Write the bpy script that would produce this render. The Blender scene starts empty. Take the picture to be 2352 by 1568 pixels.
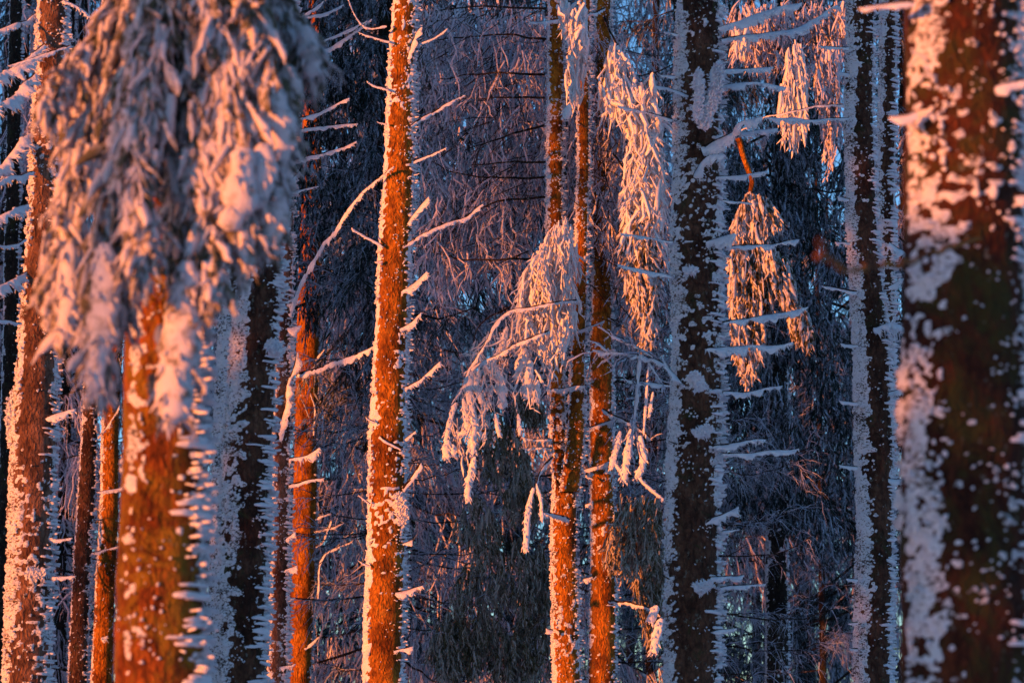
import bpy, math, random
import numpy as np
from mathutils import Vector

# ------------------------------------------------------------------ camera, sky, sun, exposure
SC = bpy.context.scene
COL = SC.collection
PITCH = math.radians(8.0)
LENS, SENSOR = 100.0, 36.0
CAM = np.array([0.0, 0.0, 1.7])
SUN_AZ = math.radians(50.0)        # sun stands behind the camera, this far round to the left
SUN_EL = math.radians(3.0)
TO_SUN = Vector((-math.sin(SUN_AZ) * math.cos(SUN_EL), -math.cos(SUN_AZ) * math.cos(SUN_EL), math.sin(SUN_EL)))

cam = bpy.data.cameras.new('camera')
cam.lens, cam.sensor_width = LENS, SENSOR
cam.clip_start, cam.clip_end = 0.1, 3000.0
cam.dof.use_dof = True
cam.dof.focus_distance = 26.0
cam.dof.aperture_fstop = 3.6
cam_o = bpy.data.objects.new('camera', cam)
cam_o.location = CAM
cam_o.rotation_euler = (math.pi / 2 + PITCH, 0, 0)
COL.objects.link(cam_o)
SC.camera = cam_o

world = bpy.data.worlds.new('World')
SC.world = world
world.use_nodes = True
wn = world.node_tree.nodes
sky = wn.new('ShaderNodeTexSky')
sky.sky_type = 'NISHITA'
sky.sun_disc = False
sky.sun_elevation = SUN_EL
sky.sun_rotation = math.pi + SUN_AZ
sky.altitude = 900
sky.air_density = 0.7
sky.dust_density = 0.25
sky.ozone_density = 2.6
wn['Background'].inputs['Strength'].default_value = 0.15
world.node_tree.links.new(sky.outputs[0], wn['Background'].inputs[0])

sun = bpy.data.lights.new('sun', 'SUN')
sun.energy = 3.3
sun.color = (1.0, 0.245, 0.025)
sun.angle = math.radians(0.53)
sun_o = bpy.data.objects.new('sun', sun)
sun_o.rotation_euler = (-TO_SUN).to_track_quat('-Z', 'Y').to_euler()
sun_o.location = (-20, -20, 20)
COL.objects.link(sun_o)

SC.view_settings.view_transform = 'Standard'
SC.view_settings.look = 'None'
SC.view_settings.exposure = 1.35
SC.view_settings.gamma = 1.0
SC.view_settings.use_curve_mapping = False
SC.render.engine = 'CYCLES'
SC.cycles.max_bounces = 6
SC.cycles.diffuse_bounces = 4
SC.cycles.use_denoising = True
SC.cycles.denoiser = 'OPENIMAGEDENOISE'

# ------------------------------------------------------------------ pixel <-> place helpers (photo measured at 2352 x 1568)
PW, PH = 2352.0, 1568.0
FW = SENSOR / LENS

def at(px, py, D):
    """point at depth D (metres along +Y) that the camera sees at (px, py)"""
    cx = (px - PW / 2) / PW * FW
    cz = (PH / 2 - py) / PW * FW
    r = np.array([cx, math.cos(PITCH) - cz * math.sin(PITCH), math.sin(PITCH) + cz * math.cos(PITCH)])
    return CAM + r * (D / r[1])

def size(px, D):
    return px / PW * FW * D / math.cos(PITCH)

# ------------------------------------------------------------------ noise
def _h(ix, iy, iz, seed):
    n = (ix.astype(np.int64) * 374761393 + iy.astype(np.int64) * 668265263 + iz.astype(np.int64) * 2147483647 + seed * 974634781) & 0xFFFFFFFF
    n = ((n ^ (n >> 13)) * 1274126177) & 0xFFFFFFFF
    n = ((n ^ (n >> 16)) * 2246822519) & 0xFFFFFFFF
    n = n ^ (n >> 15)
    return (n & 0xFFFFFF) / float(0xFFFFFF)

def vnoise(x, y, z, seed=0):
    x, y, z = np.broadcast_arrays(np.asarray(x, float), np.asarray(y, float), np.asarray(z, float))
    ix, iy, iz = np.floor(x), np.floor(y), np.floor(z)
    fx, fy, fz = x - ix, y - iy, z - iz
    fx, fy, fz = (f * f * (3 - 2 * f) for f in (fx, fy, fz))
    r = 0
    for a in (0, 1):
        for b in (0, 1):
            for c in (0, 1):
                w = (fx if a else 1 - fx) * (fy if b else 1 - fy) * (fz if c else 1 - fz)
                r = r + w * _h(ix + a, iy + b, iz + c, seed)
    return r

def fbm(x, y, z, seed=0, octv=3):
    s, a, t = 0, 0.5, 0
    for i in range(octv):
        s = s + a * vnoise(x * 2 ** i, y * 2 ** i, z * 2 ** i, seed + i * 17)
        t += a
        a *= 0.5
    return s / t

def sstep(a, b, x):
    t = np.clip((x - a) / (b - a), 0, 1)
    return t * t * (3 - 2 * t)

# ------------------------------------------------------------------ mesh builder
class MB:
    def __init__(s):
        s.v, s.q, s.a, s.n = [], [], [], 0
    def add(s, v, q, a=None):
        s.v.append(v); s.q.append(q + s.n); s.n += len(v)
        s.a.append(np.full(len(v), 0.5) if a is None else a)
    def mesh(s, name, mat, smooth=True):
        v = np.concatenate(s.v).astype(np.float32); q = np.concatenate(s.q).astype(np.int32); a = np.concatenate(s.a).astype(np.float32)
        me = bpy.data.meshes.new(name)
        me.vertices.add(len(v)); me.vertices.foreach_set('co', v.ravel())
        me.loops.add(q.size); me.loops.foreach_set('vertex_index', q.ravel())
        me.polygons.add(len(q))
        me.polygons.foreach_set('loop_start', np.arange(0, q.size, 4, dtype=np.int32))
        me.polygons.foreach_set('use_smooth', np.full(len(q), smooth))
        at_ = me.attributes.new('var', 'FLOAT', 'POINT'); at_.data.foreach_set('value', a)
        me.update(calc_edges=True)
        if mat: me.materials.append(M[mat])
        return me
    def build(s, name, mat, parent=None, kind=None, smooth=True):
        o = bpy.data.objects.new(name, s.mesh(name, mat, smooth)); COL.objects.link(o)
        if parent is not None: o.parent = parent
        if kind: o['kind'] = kind
        return o

def norm(v):
    return v / np.maximum(np.linalg.norm(v, axis=-1, keepdims=True), 1e-9)

def tubes(mb, P, R, S=4, flat=1.0, side=None, a=None, roll=None):
    """P (N,K,3) paths, R (N,K) radii; elliptical section: full radius along 'side', flat*radius across"""
    N, K, _ = P.shape
    T = np.empty_like(P)
    T[:, 1:-1] = P[:, 2:] - P[:, :-2]; T[:, 0] = P[:, 1] - P[:, 0]; T[:, -1] = P[:, -1] - P[:, -2]
    T = norm(T)
    if side is None:
        side = np.tile(np.array([0.31, 0.82, 0.47]), (N, 1))
    B = side[:, None, :] - (side[:, None, :] * T).sum(-1, keepdims=True) * T
    B = norm(B); C = np.cross(T, B)
    ang = np.arange(S) / S * 2 * math.pi
    if roll is not None: ang = ang + roll
    ca, sa = np.cos(ang), np.sin(ang)
    fl = flat if np.isscalar(flat) else flat[:, None, None, None]
    V = P[:, :, None, :] + R[:, :, None, None] * (ca[None, None, :, None] * B[:, :, None, :] + fl * sa[None, None, :, None] * C[:, :, None, :])
    idx = np.arange(N * K * S).reshape(N, K, S)
    a0, b0 = idx[:, :-1], idx[:, 1:]
    q = np.stack([a0, np.roll(a0, -1, 2), np.roll(b0, -1, 2), b0], -1).reshape(-1, 4)
    av = None if a is None else np.repeat(a, K * S)
    mb.add(V.reshape(-1, 3), q, av)

PROF = {
    'leaf':   lambda t: np.sin(np.clip(t, 0, 1) ** 0.75 * math.pi) ** 0.7 * 0.95 + 0.05,
    'strand': lambda t: np.where(t < .999, 0.55 + 0.45 * np.sin(t * 2.6 + .3), 0.08),
    'finger': lambda t: np.where(t < .999, np.where(t > 0.85, .85, 0.6 + .4 * t), 0.1),
    'feather': lambda t: np.where(t < .999, 1.0 - 0.45 * t, 0.1),
    'taper':  lambda t: 1 - 0.9 * t,
    'blunt':  lambda t: np.where(t < .94, 0.7 + .35 * t, np.where(t < .99, .92, .12)),
}

def blades(mb, rng, root, d, L, W, K=5, S=3, droop=0.0, wig=0.12, flat=0.5, prof='leaf', jag=0.25, side=None, a=None, tt=None):
    N = len(root)
    if N == 0: return
    t = np.linspace(0, 1, K) if tt is None else np.array(tt)
    K = len(t)
    L = np.broadcast_to(L, (N,)); W = np.broadcast_to(W, (N,)); droop = np.broadcast_to(droop, (N,))
    d = norm(d)
    P = root[:, None, :] + d[:, None, :] * (L[:, None] * t)[:, :, None]
    P[:, :, 2] -= (droop * L)[:, None] * t[None] ** 2
    w = rng.normal(size=(N, K, 3)) * (wig * L)[:, None, None] * (t * (1 - .3 * t))[None, :, None]
    P = P + w
    R = 0.5 * W[:, None] * PROF[prof](t)[None] * (1 + jag * rng.uniform(-1, 1, (N, K)))
    if side is None:
        side = norm(rng.normal(size=(N, 3)))
    tubes(mb, P, R, S, flat, side, a if a is not None else rng.uniform(0, 1, N))
    return P

def resample(pts, step):
    pts = np.asarray(pts, float)
    # smooth Catmull-Rom through the points, then even spacing
    if len(pts) > 2:
        p = np.vstack([2 * pts[0] - pts[1], pts, 2 * pts[-1] - pts[-2]])
        out = []
        for i in range(1, len(p) - 2):
            t = np.linspace(0, 1, 12, endpoint=False)[:, None]
            out.append(0.5 * (2 * p[i] + (p[i+1] - p[i-1]) * t + (2*p[i-1] - 5*p[i] + 4*p[i+1] - p[i+2]) * t**2 + (3*p[i] - p[i-1] - 3*p[i+1] + p[i+2]) * t**3))
        pts = np.vstack(out + [pts[-1:]])
    s = np.concatenate([[0], np.cumsum(np.linalg.norm(np.diff(pts, axis=0), axis=1))])
    n = max(3, int(s[-1] / step) + 1)
    u = np.linspace(0, s[-1], n)
    return np.stack([np.interp(u, s, pts[:, k]) for k in range(3)], -1), s[-1]

# ------------------------------------------------------------------ materials
M = {}
def newmat(name):
    m = bpy.data.materials.new(name); m.use_nodes = True
    nt = m.node_tree; M[name] = m
    return m, nt, nt.nodes, nt.links, nt.nodes['Principled BSDF']

def nz(nodes, links, scale, detail=4, rough=0.6, vec=None, dist=0.0):
    n = nodes.new('ShaderNodeTexNoise'); n.inputs['Scale'].default_value = scale
    n.inputs['Detail'].default_value = detail; n.inputs['Roughness'].default_value = rough; n.inputs['Distortion'].default_value = dist
    if vec is not None: links.new(vec, n.inputs['Vector'])
    return n

def ramp(nodes, links, src, stops):
    r = nodes.new('ShaderNodeValToRGB')
    while len(r.color_ramp.elements) < len(stops): r.color_ramp.elements.new(0.5)
    for e, (p, c) in zip(r.color_ramp.elements, stops):
        e.position = p; e.color = (*c, 1) if len(c) == 3 else c
    links.new(src, r.inputs[0])
    return r

def obvec(nodes, links, sc=(1, 1, 1)):
    tc = nodes.new('ShaderNodeNewGeometry'); mp = nodes.new('ShaderNodeMapping')
    mp.inputs['Scale'].default_value = sc
    links.new(tc.outputs['Position'], mp.inputs['Vector'])
    return mp.outputs[0]

def mat_snow(name, col=(.84, .85, .88), bump=0.012, scale=55, tint=(.74, .74, .80)):
    m, nt, n, l, b = newmat(name)
    v = obvec(n, l)
    a = nz(n, l, 9, 3, .6, v)
    r = ramp(n, l, a.outputs['Fac'], [(.3, tint), (.65, col)])
    l.new(r.outputs[0], b.inputs['Base Color'])
    b.inputs['Roughness'].default_value = .75
    b.inputs['Specular IOR Level'].default_value = .25
    c = nz(n, l, scale, 4, .7, v)
    bp = n.new('ShaderNodeBump'); bp.inputs['Strength'].default_value = .8; bp.inputs['Distance'].default_value = bump
    l.new(c.outputs['Fac'], bp.inputs['Height']); l.new(bp.outputs[0], b.inputs['Normal'])

def mat_bark(name, dark, mid, light, moss=(.05, .055, .018), moss_amt=.25, lichen=(.20, .21, .17), lichen_amt=.25):
    m, nt, n, l, b = newmat(name)
    v = obvec(n, l, (1, 1, .55))
    vo = n.new('ShaderNodeTexVoronoi'); vo.feature = 'F1'; vo.inputs['Scale'].default_value = 38
    wv = nz(n, l, 14, 3, .6, v)
    mx = n.new('ShaderNodeMix'); mx.data_type = 'VECTOR'; mx.inputs['Factor'].default_value = .10
    l.new(v, mx.inputs[4]); l.new(wv.outputs['Color'], mx.inputs[5]); l.new(mx.outputs[1], vo.inputs['Vector'])
    a = nz(n, l, 11, 8, .78, v)
    r = ramp(n, l, a.outputs['Fac'], [(.34, dark), (.5, mid), (.66, light)])
    # flakes: each scale of bark a little different
    hv = n.new('ShaderNodeMix'); hv.data_type = 'RGBA'; hv.blend_type = 'MULTIPLY'; hv.inputs[0].default_value = .7
    fr = ramp(n, l, vo.outputs['Distance'], [(.0, (1.15, 1.1, 1.05)), (.45, (.85, .8, .78)), (.75, (.30, .28, .27))])
    l.new(r.outputs[0], hv.inputs[6]); l.new(fr.outputs[0], hv.inputs[7])
    v1 = obvec(n, l, (1, 1, .8))
    bl = nz(n, l, 3.1, 4, .65, v1, .3); br_ = ramp(n, l, bl.outputs['Fac'], [(.36, (.42, .36, .34)), (.52, (.95, .95, .95)), (.66, (1.2, 1.25, 1.2))])
    hb = n.new('ShaderNodeMix'); hb.data_type = 'RGBA'; hb.blend_type = 'MULTIPLY'; hb.inputs[0].default_value = 1.0
    l.new(hv.outputs[2], hb.inputs[6]); l.new(br_.outputs[0], hb.inputs[7]); hv = hb
    mo = nz(n, l, 5, 8, .78, v1, .5); mr = ramp(n, l, mo.outputs['Fac'], [(.62 - moss_amt * .35, (0, 0, 0)), (.72 - moss_amt * .3, (1, 1, 1))])
    m1 = n.new('ShaderNodeMix'); m1.data_type = 'RGBA'; l.new(mr.outputs[0], m1.inputs[0]); l.new(hv.outputs[2], m1.inputs[6]); m1.inputs[7].default_value = (*moss, 1)
    li = nz(n, l, 26, 4, .7, v1); lr = ramp(n, l, li.outputs['Fac'], [(.66 - lichen_amt * .25, (0, 0, 0)), (.74 - lichen_amt * .25, (1, 1, 1))])
    m2 = n.new('ShaderNodeMix'); m2.data_type = 'RGBA'; l.new(lr.outputs[0], m2.inputs[0]); l.new(m1.outputs[2], m2.inputs[6]); m2.inputs[7].default_value = (*lichen, 1)
    l.new(m2.outputs[2], b.inputs['Base Color'])
    b.inputs['Roughness'].default_value = .85; b.inputs['Specular IOR Level'].default_value = .2
    ad = n.new('ShaderNodeMath'); ad.operation = 'MULTIPLY_ADD'; ad.inputs[1].default_value = -1.2
    c = nz(n, l, 60, 5, .7, v); l.new(vo.outputs['Distance'], ad.inputs[0]); l.new(c.outputs['Fac'], ad.inputs[2])
    bp = n.new('ShaderNodeBump'); bp.inputs['Strength'].default_value = 1.0; bp.inputs['Distance'].default_value = .03
    l.new(ad.outputs[0], bp.inputs['Height']); l.new(bp.outputs[0], b.inputs['Normal'])

def mat_frond(name, green, brown, frost, amount, scale=40):
    """needles with rime on them: amount = share of the surface under frost; every shoot carries its own 'var'"""
    m, nt, n, l, b = newmat(name)
    v = obvec(n, l)
    at_ = n.new('ShaderNodeAttribute'); at_.attribute_name = 'var'
    gr = ramp(n, l, at_.outputs['Fac'], [(.0, green), (.6, brown), (1., green)])
    a = nz(n, l, scale, 3, .7, v)
    big = nz(n, l, 1.7, 3, .6, v)
    s1 = n.new('ShaderNodeMath'); s1.operation = 'MULTIPLY_ADD'; s1.inputs[1].default_value = .6
    l.new(big.outputs['Fac'], s1.inputs[0]); l.new(a.outputs['Fac'], s1.inputs[2])
    s2 = n.new('ShaderNodeMath'); s2.operation = 'MULTIPLY_ADD'; s2.inputs[1].default_value = .35
    l.new(at_.outputs['Fac'], s2.inputs[0]); l.new(s1.outputs[0], s2.inputs[2])
    c = .975 + (.5 - amount) * .9
    fr = ramp(n, l, s2.outputs[0], [(0, (0, 0, 0)), (1, (1, 1, 1))])
    mr = n.new('ShaderNodeMapRange'); mr.inputs['From Min'].default_value = c - .12; mr.inputs['From Max'].default_value = c + .12
    l.new(s2.outputs[0], mr.inputs['Value']); n.remove(fr)
    mx = n.new('ShaderNodeMix'); mx.data_type = 'RGBA'; l.new(mr.outputs[0], mx.inputs[0]); l.new(gr.outputs[0], mx.inputs[6]); mx.inputs[7].default_value = (*frost, 1)
    l.new(mx.outputs[2], b.inputs['Base Color'])
    b.inputs['Roughness'].default_value = .8; b.inputs['Specular IOR Level'].default_value = .2
    bp = n.new('ShaderNodeBump'); bp.inputs['Strength'].default_value = .6; bp.inputs['Distance'].default_value = .008
    l.new(a.outputs['Fac'], bp.inputs['Height']); l.new(bp.outputs[0], b.inputs['Normal'])

def mat_rime_thin(name):
    """crusted rime with the bark peeping through its cracks"""
    m, nt, n, l, b = newmat(name)
    v = obvec(n, l, (1, 1, 1.7))
    c = nz(n, l, 46, 4, .65, v, .6); d = nz(n, l, 4, 2, .5, v)
    s1 = n.new('ShaderNodeMath'); s1.operation = 'MULTIPLY_ADD'; s1.inputs[1].default_value = .45
    l.new(d.outputs['Fac'], s1.inputs[0]); l.new(c.outputs['Fac'], s1.inputs[2])
    r = ramp(n, l, s1.outputs[0], [(.60, (.07, .05, .04)), (.655, (.48, .46, .46)), (.71, (.84, .84, .87))])
    l.new(r.outputs[0], b.inputs['Base Color'])
    b.inputs['Roughness'].default_value = .78; b.inputs['Specular IOR Level'].default_value = .2
    bp = n.new('ShaderNodeBump'); bp.inputs['Strength'].default_value = 1.0; bp.inputs['Distance'].default_value = .022
    l.new(c.outputs['Fac'], bp.inputs['Height']); l.new(bp.outputs[0], b.inputs['Normal'])
mat_rime_thin('rime_thin')
mat_snow('snow')
mat_snow('rime', bump=.014, scale=70)
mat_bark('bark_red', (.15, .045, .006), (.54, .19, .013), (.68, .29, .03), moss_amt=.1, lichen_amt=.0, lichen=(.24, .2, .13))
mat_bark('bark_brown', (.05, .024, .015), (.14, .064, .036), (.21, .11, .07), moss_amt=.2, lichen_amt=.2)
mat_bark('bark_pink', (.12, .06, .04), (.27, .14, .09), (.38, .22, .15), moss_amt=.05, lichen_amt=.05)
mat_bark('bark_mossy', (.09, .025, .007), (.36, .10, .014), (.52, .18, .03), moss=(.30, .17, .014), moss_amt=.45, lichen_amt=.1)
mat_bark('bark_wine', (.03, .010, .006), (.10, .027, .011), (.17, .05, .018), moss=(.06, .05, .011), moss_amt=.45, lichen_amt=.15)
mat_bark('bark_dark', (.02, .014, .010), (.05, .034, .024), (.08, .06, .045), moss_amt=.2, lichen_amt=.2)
mat_bark('twig', (.025, .016, .011), (.055, .034, .022), (.09, .06, .04), moss_amt=.0, lichen_amt=.35, lichen=(.3, .3, .29))
mat_frond('frost_strand', (.045, .042, .036), (.07, .045, .034), (.72, .68, .76), .62)
mat_frond('frost_heavy', (.10, .08, .05), (.13, .09, .06), (.80, .79, .80), .97)
mat_frond('frost_needle', (.06, .055, .022), (.12, .075, .03), (.66, .65, .68), .55, 16)
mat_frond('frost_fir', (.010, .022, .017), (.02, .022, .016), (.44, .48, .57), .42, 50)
mat_frond('frost_bough', (.085, .085, .05), (.15, .11, .07), (.60, .57, .59), .55, 20)
mat_frond('frost_brown', (.085, .072, .03), (.15, .105, .05), (.44, .40, .35), .52, 45)
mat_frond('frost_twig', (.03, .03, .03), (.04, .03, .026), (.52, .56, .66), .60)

# ------------------------------------------------------------------ tagging
def empty(name, loc, label, cat, group=None):
    o = bpy.data.objects.new(name, None); o.empty_display_size = .3; o.location = loc
    COL.objects.link(o); o['label'] = label; o['category'] = cat
    if group: o['group'] = group
    return o

class Tree:
    """an Empty at the tree's foot; all its meshes are built in place and hang under it"""
    def __init__(s, name, base, label, group=None):
        s.base = np.array(base, float)
        s.o = empty(name, base, label, 'tree', group)
    def put(s, mb, name, mat, parent=None, kind=None, smooth=True):
        mb.v = [v - s.base for v in mb.v]
        o = mb.build(name, mat, parent if parent is not None else s.o, kind, smooth)
        return o

# ------------------------------------------------------------------ ground
def ground_z(x, y):
    return 0.35 * (fbm(np.asarray(x) * .05 + 7, np.asarray(y) * .05, 0, 5, 3) - .5) * 2 + 0.0 * np.asarray(y)

def build_ground():
    xs = np.concatenate([-np.geomspace(900, 62, 12), np.linspace(-60, 60, 121), np.geomspace(62, 900, 12)])
    ys = np.concatenate([-np.geomspace(900, 22, 12), np.linspace(-20, 100, 121), np.geomspace(102, 1200, 12)])
    X, Y = np.meshgrid(xs, ys)
    fall = np.clip((np.hypot(X, Y) - 110) / 900, 0, 1)
    Z = ground_z(X, Y) + .05 * fbm(X * .9, Y * .9, 3, 9) - 6 * fall
    n = len(xs)
    idx = np.arange(X.size).reshape(X.shape)
    q = np.stack([idx[:-1, :-1], idx[:-1, 1:], idx[1:, 1:], idx[1:, :-1]], -1).reshape(-1, 4)
    mb = MB(); mb.add(np.stack([X, Y, Z], -1).reshape(-1, 3), q)
    o = mb.build('ground', 'snow'); o['kind'] = 'structure'
build_ground()

# ------------------------------------------------------------------ trunks with rime
class Trunk:
    def __init__(s, tree_name, label, pts, D, bark, H=17, left=(60, .016), right=(42, .035), fleck=.5, tooth=.05, NA=36, dz=.05, CA=78, cz=.0172,
                 feathers=700, seed=1, group=None, fl=.05, fw=.022, tree=None, extend=True, zmin=None, part='trunk', depth2=None, lb=48, ns=1.0, solid=.9, crust='rime_thin', lf=1.0, shrink=True):
        rng = np.random.default_rng(seed); s.rng = rng; s.D = D
        W = np.array([[*at(x, y, D + (0 if depth2 is None else depth2 * (1 - y / PH))), size(w, D) / 2] for x, y, w in pts])
        if right[0] > -90 and shrink:
            W[:, 0] -= .10 * W[:, 3]; W[:, 3] *= .90
        W = W[np.argsort(W[:, 2])]
        z0, z1 = W[0, 2], W[-1, 2]
        sl0 = (W[1] - W[0]) / (W[1, 2] - W[0, 2]); sl1 = (W[-1] - W[-2]) / (W[-1, 2] - W[-2, 2])
        slm = (W[-1] - W[0]) / (z1 - z0)
        rows = list(W)
        gz = float(ground_z(W[0, 0] - slm[0] * z0, D))
        if extend:
            b = W[0] + slm * (gz - .2 - z0); b[3] = W[0, 3] * 1.10; b[2] = gz - .2
            rows = [b] + rows
        if extend and H > z1:
            t = W[-1] + slm * (H - z1); t[3] = .03; t[2] = H
            rows = rows + [t]
        rows = np.array(rows)
        zs = np.unique(np.concatenate([np.arange(rows[0, 2], rows[-1, 2], .22), rows[:, 2]]))
        dense = np.stack([np.interp(zs, rows[:, 2], rows[:, k]) for k in range(4)], -1)
        env = np.clip((zs - rows[0, 2]) / .5, 0, 1)
        dense[:, 0] += env * (.045 * (vnoise(zs * .9, seed, 1.5, 71) - .5) + .016 * (vnoise(zs * 2.6, seed, 9.5, 73) - .5)) * min(1, W[0, 3] / .15)
        dense[:, 3] *= 1 + .09 * (vnoise(zs * 1.7, seed, 4.5, 72) - .5)
        s.rows = dense; s.z0, s.z1 = z0, z1
        base = (s.rows[0, 0], s.rows[0, 1], gz)
        s.tree = tree if tree is not None else Tree(tree_name, base, label, group)
        lo, hi = max(z0 - .5, s.rows[0, 2]), min(z1 + .6, s.rows[-1, 2])
        zz = np.concatenate([np.arange(s.rows[0, 2], lo, .2), np.arange(lo, hi, dz), np.arange(hi, s.rows[-1, 2], .4), [s.rows[-1, 2]]])
        th = np.linspace(0, 2 * math.pi, NA, endpoint=False)
        TH, Z = np.meshgrid(th, zz)
        cx, cy, R = s.axis(Z)
        flare = 1 + .5 * np.exp(-np.maximum(Z - gz, 0) / .25) * (extend * 1.0)
        rel = .006 * (fbm(np.cos(TH) * 5 + seed, np.sin(TH) * 5, Z * 9, seed, 3) - .5) * 2 + .02 * R / .2 * (fbm(np.cos(TH) * 1.2, np.sin(TH) * 1.2 + seed, Z * 1.1, seed + 3, 2) - .5)
        rad = R * flare + rel * np.clip(R / .1, 0, 1)
        V = np.stack([cx + rad * np.cos(TH), cy + rad * np.sin(TH), Z], -1)
        idx = np.arange(TH.size).reshape(TH.shape)
        q = np.stack([idx[:-1], np.roll(idx, -1, 1)[:-1], np.roll(idx, -1, 1)[1:], idx[1:]], -1).reshape(-1, 4)
        mb = MB(); mb.add(V.reshape(-1, 3), q)
        s.o = s.tree.put(mb, part, bark)
        # ---- rime crust, a displaced shell kept where it is thicker than nothing
        zz = np.arange(lo, hi, cz); th = np.linspace(0, 2 * math.pi, CA, endpoint=False)
        TH, Z = np.meshgrid(th, zz); cx, cy, R = s.axis(Z)
        sc = R / .19
        # signed angles (deg) from the left limb and right limb, positive towards the camera
        aL = np.degrees((TH - math.pi + math.pi) % (2 * math.pi) - math.pi)   # wraps at left limb
        fl_ = np.degrees(np.mod(TH - math.pi, 2 * math.pi)); fl_ = np.where(fl_ > 180, fl_ - 360, fl_)   # 0 at left limb, + towards camera
        fr_ = np.degrees(np.mod(-TH, 2 * math.pi)); fr_ = np.where(fr_ > 180, fr_ - 360, fr_)             # 0 at right limb, + towards camera
        ux, uz = TH * R, Z
        X3, Y3 = np.cos(TH) * R * ns, np.sin(TH) * R * ns
        uz = uz * ns
        big = fbm(X3 * 6, Y3 * 6, uz * 2.2, seed + 11, 3) - .5
        med = fbm(X3 * 20, Y3 * 20, uz * 30, seed + 21, 3) - .5
        fin = vnoise(X3 * 60, Y3 * 60, uz * 75, seed + 31) - .5
        Lw, Lt = left
        eL = np.minimum((Lw - fl_) / 26, solid) + big * 2.4 + med * 3.2 + fin * 1.0
        eLb = np.minimum((fl_ + lb) / 26, solid) + big * 1.6 + med * 2.2
        sL = np.minimum(eL, eLb)
        tL = np.where(sL > 0, np.minimum(sL, 1.1) * Lt * np.maximum(.25, .7 + 1.7 * med + .8 * fin + .5 * big), np.maximum(sL * .012, -.012))
        if Lw <= -90: tL[:] = -1
        Rw, Rt = right
        ridge = fbm(X3 * 5, Y3 * 5 + 5, uz / (tooth * .6), seed + 41, 2) - .5
        eR = np.minimum((Rw * .35 - fr_) / 22, 1.3) + ridge * 4.5 + big * 1.8 + med * 1.2
        eRb = (fr_ + 52) / 22 + ridge + med
        sR = np.minimum(eR, eRb)
        tR = np.where(sR > 0, np.minimum(sR, 1.2) * Rt * .45 * np.maximum(.25, .75 + 2.0 * ridge + .6 * fin), np.maximum(sR * .012, -.012))
        if Rw <= -90: tR[:] = -1
        near = np.clip(1 - np.abs(fr_ - Rw * .5) / 80, 0, 1)
        patch = fbm(X3 * 2.5, Y3 * 2.5, uz * 1.3, seed + 57, 2) - .5
        fk = fbm(X3 * 25, Y3 * 25, uz * 38, seed + 51, 3) + big * .35 + patch * .45 + near * .13
        kf = fk - (.90 - .30 * fleck)
        tF = np.where(kf > 0, np.minimum(kf, .14) * .14, np.maximum(kf * .14, -.012))
        tF = np.where(np.sin(TH) > .25, -.012, tF)
        t = np.maximum(np.maximum(tL, tR), tF)
        tt = np.where(t > 0, t * np.clip(sc, .5, 1.5), np.maximum(t, -.012))
        rad = R + tt
        V = np.stack([cx + rad * np.cos(TH), cy + rad * np.sin(TH), Z + np.where(t > 0, .3 * tt * ridge, 0)], -1)
        idx = np.arange(TH.size).reshape(TH.shape)
        Q = np.stack([idx[:-1], np.roll(idx, -1, 1)[:-1], np.roll(idx, -1, 1)[1:], idx[1:]], -1).reshape(-1, 4)
        keep = (t.ravel()[Q] > 0).any(1)
        Q = Q[keep]
        if len(Q):
            used = np.unique(Q); remap = np.full(TH.size, -1); remap[used] = np.arange(len(used))
            mb = MB(); mb.add(V.reshape(-1, 3)[used], remap[Q])
            s.tree.put(mb, 'rime_crust', crust, s.o)
        # ---- rime feathers: blunt columns growing towards the wind, which blew from where the camera stands
        if feathers:
            mb = MB()
            def surf(z, th_, off=-.006):
                cx, cy, R = s.axis(z)
                return np.stack([cx + (R + off) * np.cos(th_), cy + (R + off) * np.sin(th_), z], -1)
            def clump(n, lo_th, hi_th, thr, f1, f2):
                z = rng.uniform(lo, hi, n); th_ = rng.uniform(lo_th, hi_th, n); R_ = s.axis(z)[2]
                c = fbm(np.cos(th_) * R_ * f1, np.sin(th_) * R_ * f1, z * f2, seed + 61, 3)
                k = c > thr
                return z[k], th_[k]
            BT = (0, .6, .95, 1.0)
            if Rw > -90:
                # ridges wrap the lee side and end in blunt noses over the bark, dark gaps between them
                n = int((hi - lo) / (fw * 1.3))
                z0_ = rng.uniform(lo, hi, n); nose = Rw + rng.normal(2, 13, n) + 22 * (vnoise(z0_ * 2.2, seed, .5, 95) - .5)
                t5 = np.array([0, .4, .8, .96, 1.0])
                th_ = np.radians(28 - (28 + nose)[:, None] * t5[None])
                zz_ = z0_[:, None] + rng.normal(0, .012, n)[:, None] * t5[None] + rng.normal(0, .003, (n, 5))
                cx, cy, R = s.axis(zz_)
                h = fl * rng.uniform(.35, .95, n)[:, None] * (1 - .55 * t5[None] ** 2)
                ra = fw * .5 * rng.uniform(.6, 1.35, n)[:, None] * np.array([.9, 1.05, 1.0, .72, .12])[None] * (1 + .2 * rng.uniform(-1, 1, (n, 5)))
                tubes(mb, np.stack([cx + (R + h * .6) * np.cos(th_), cy + (R + h * .6) * np.sin(th_), zz_], -1), ra, 5, 1.25, np.tile([0.05, .02, 1.], (n, 1)))
                n = int(feathers * .55)
                z, th_ = clump(n, math.radians(-Rw - 14), math.radians(38), .40, 3 * ns, 1 / tooth * .45)
                edge = sstep(Rw + 14, Rw - 22, -np.degrees(th_)); k = rng.uniform(0, 1, len(z)) < .15 + .85 * edge
                z, th_, edge = z[k], th_[k], edge[k]; n = len(z)
                d = np.stack([np.cos(th_) * .6 + .5, np.sin(th_) * .5 - .35, rng.normal(.0, .14, n)], -1)
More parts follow.
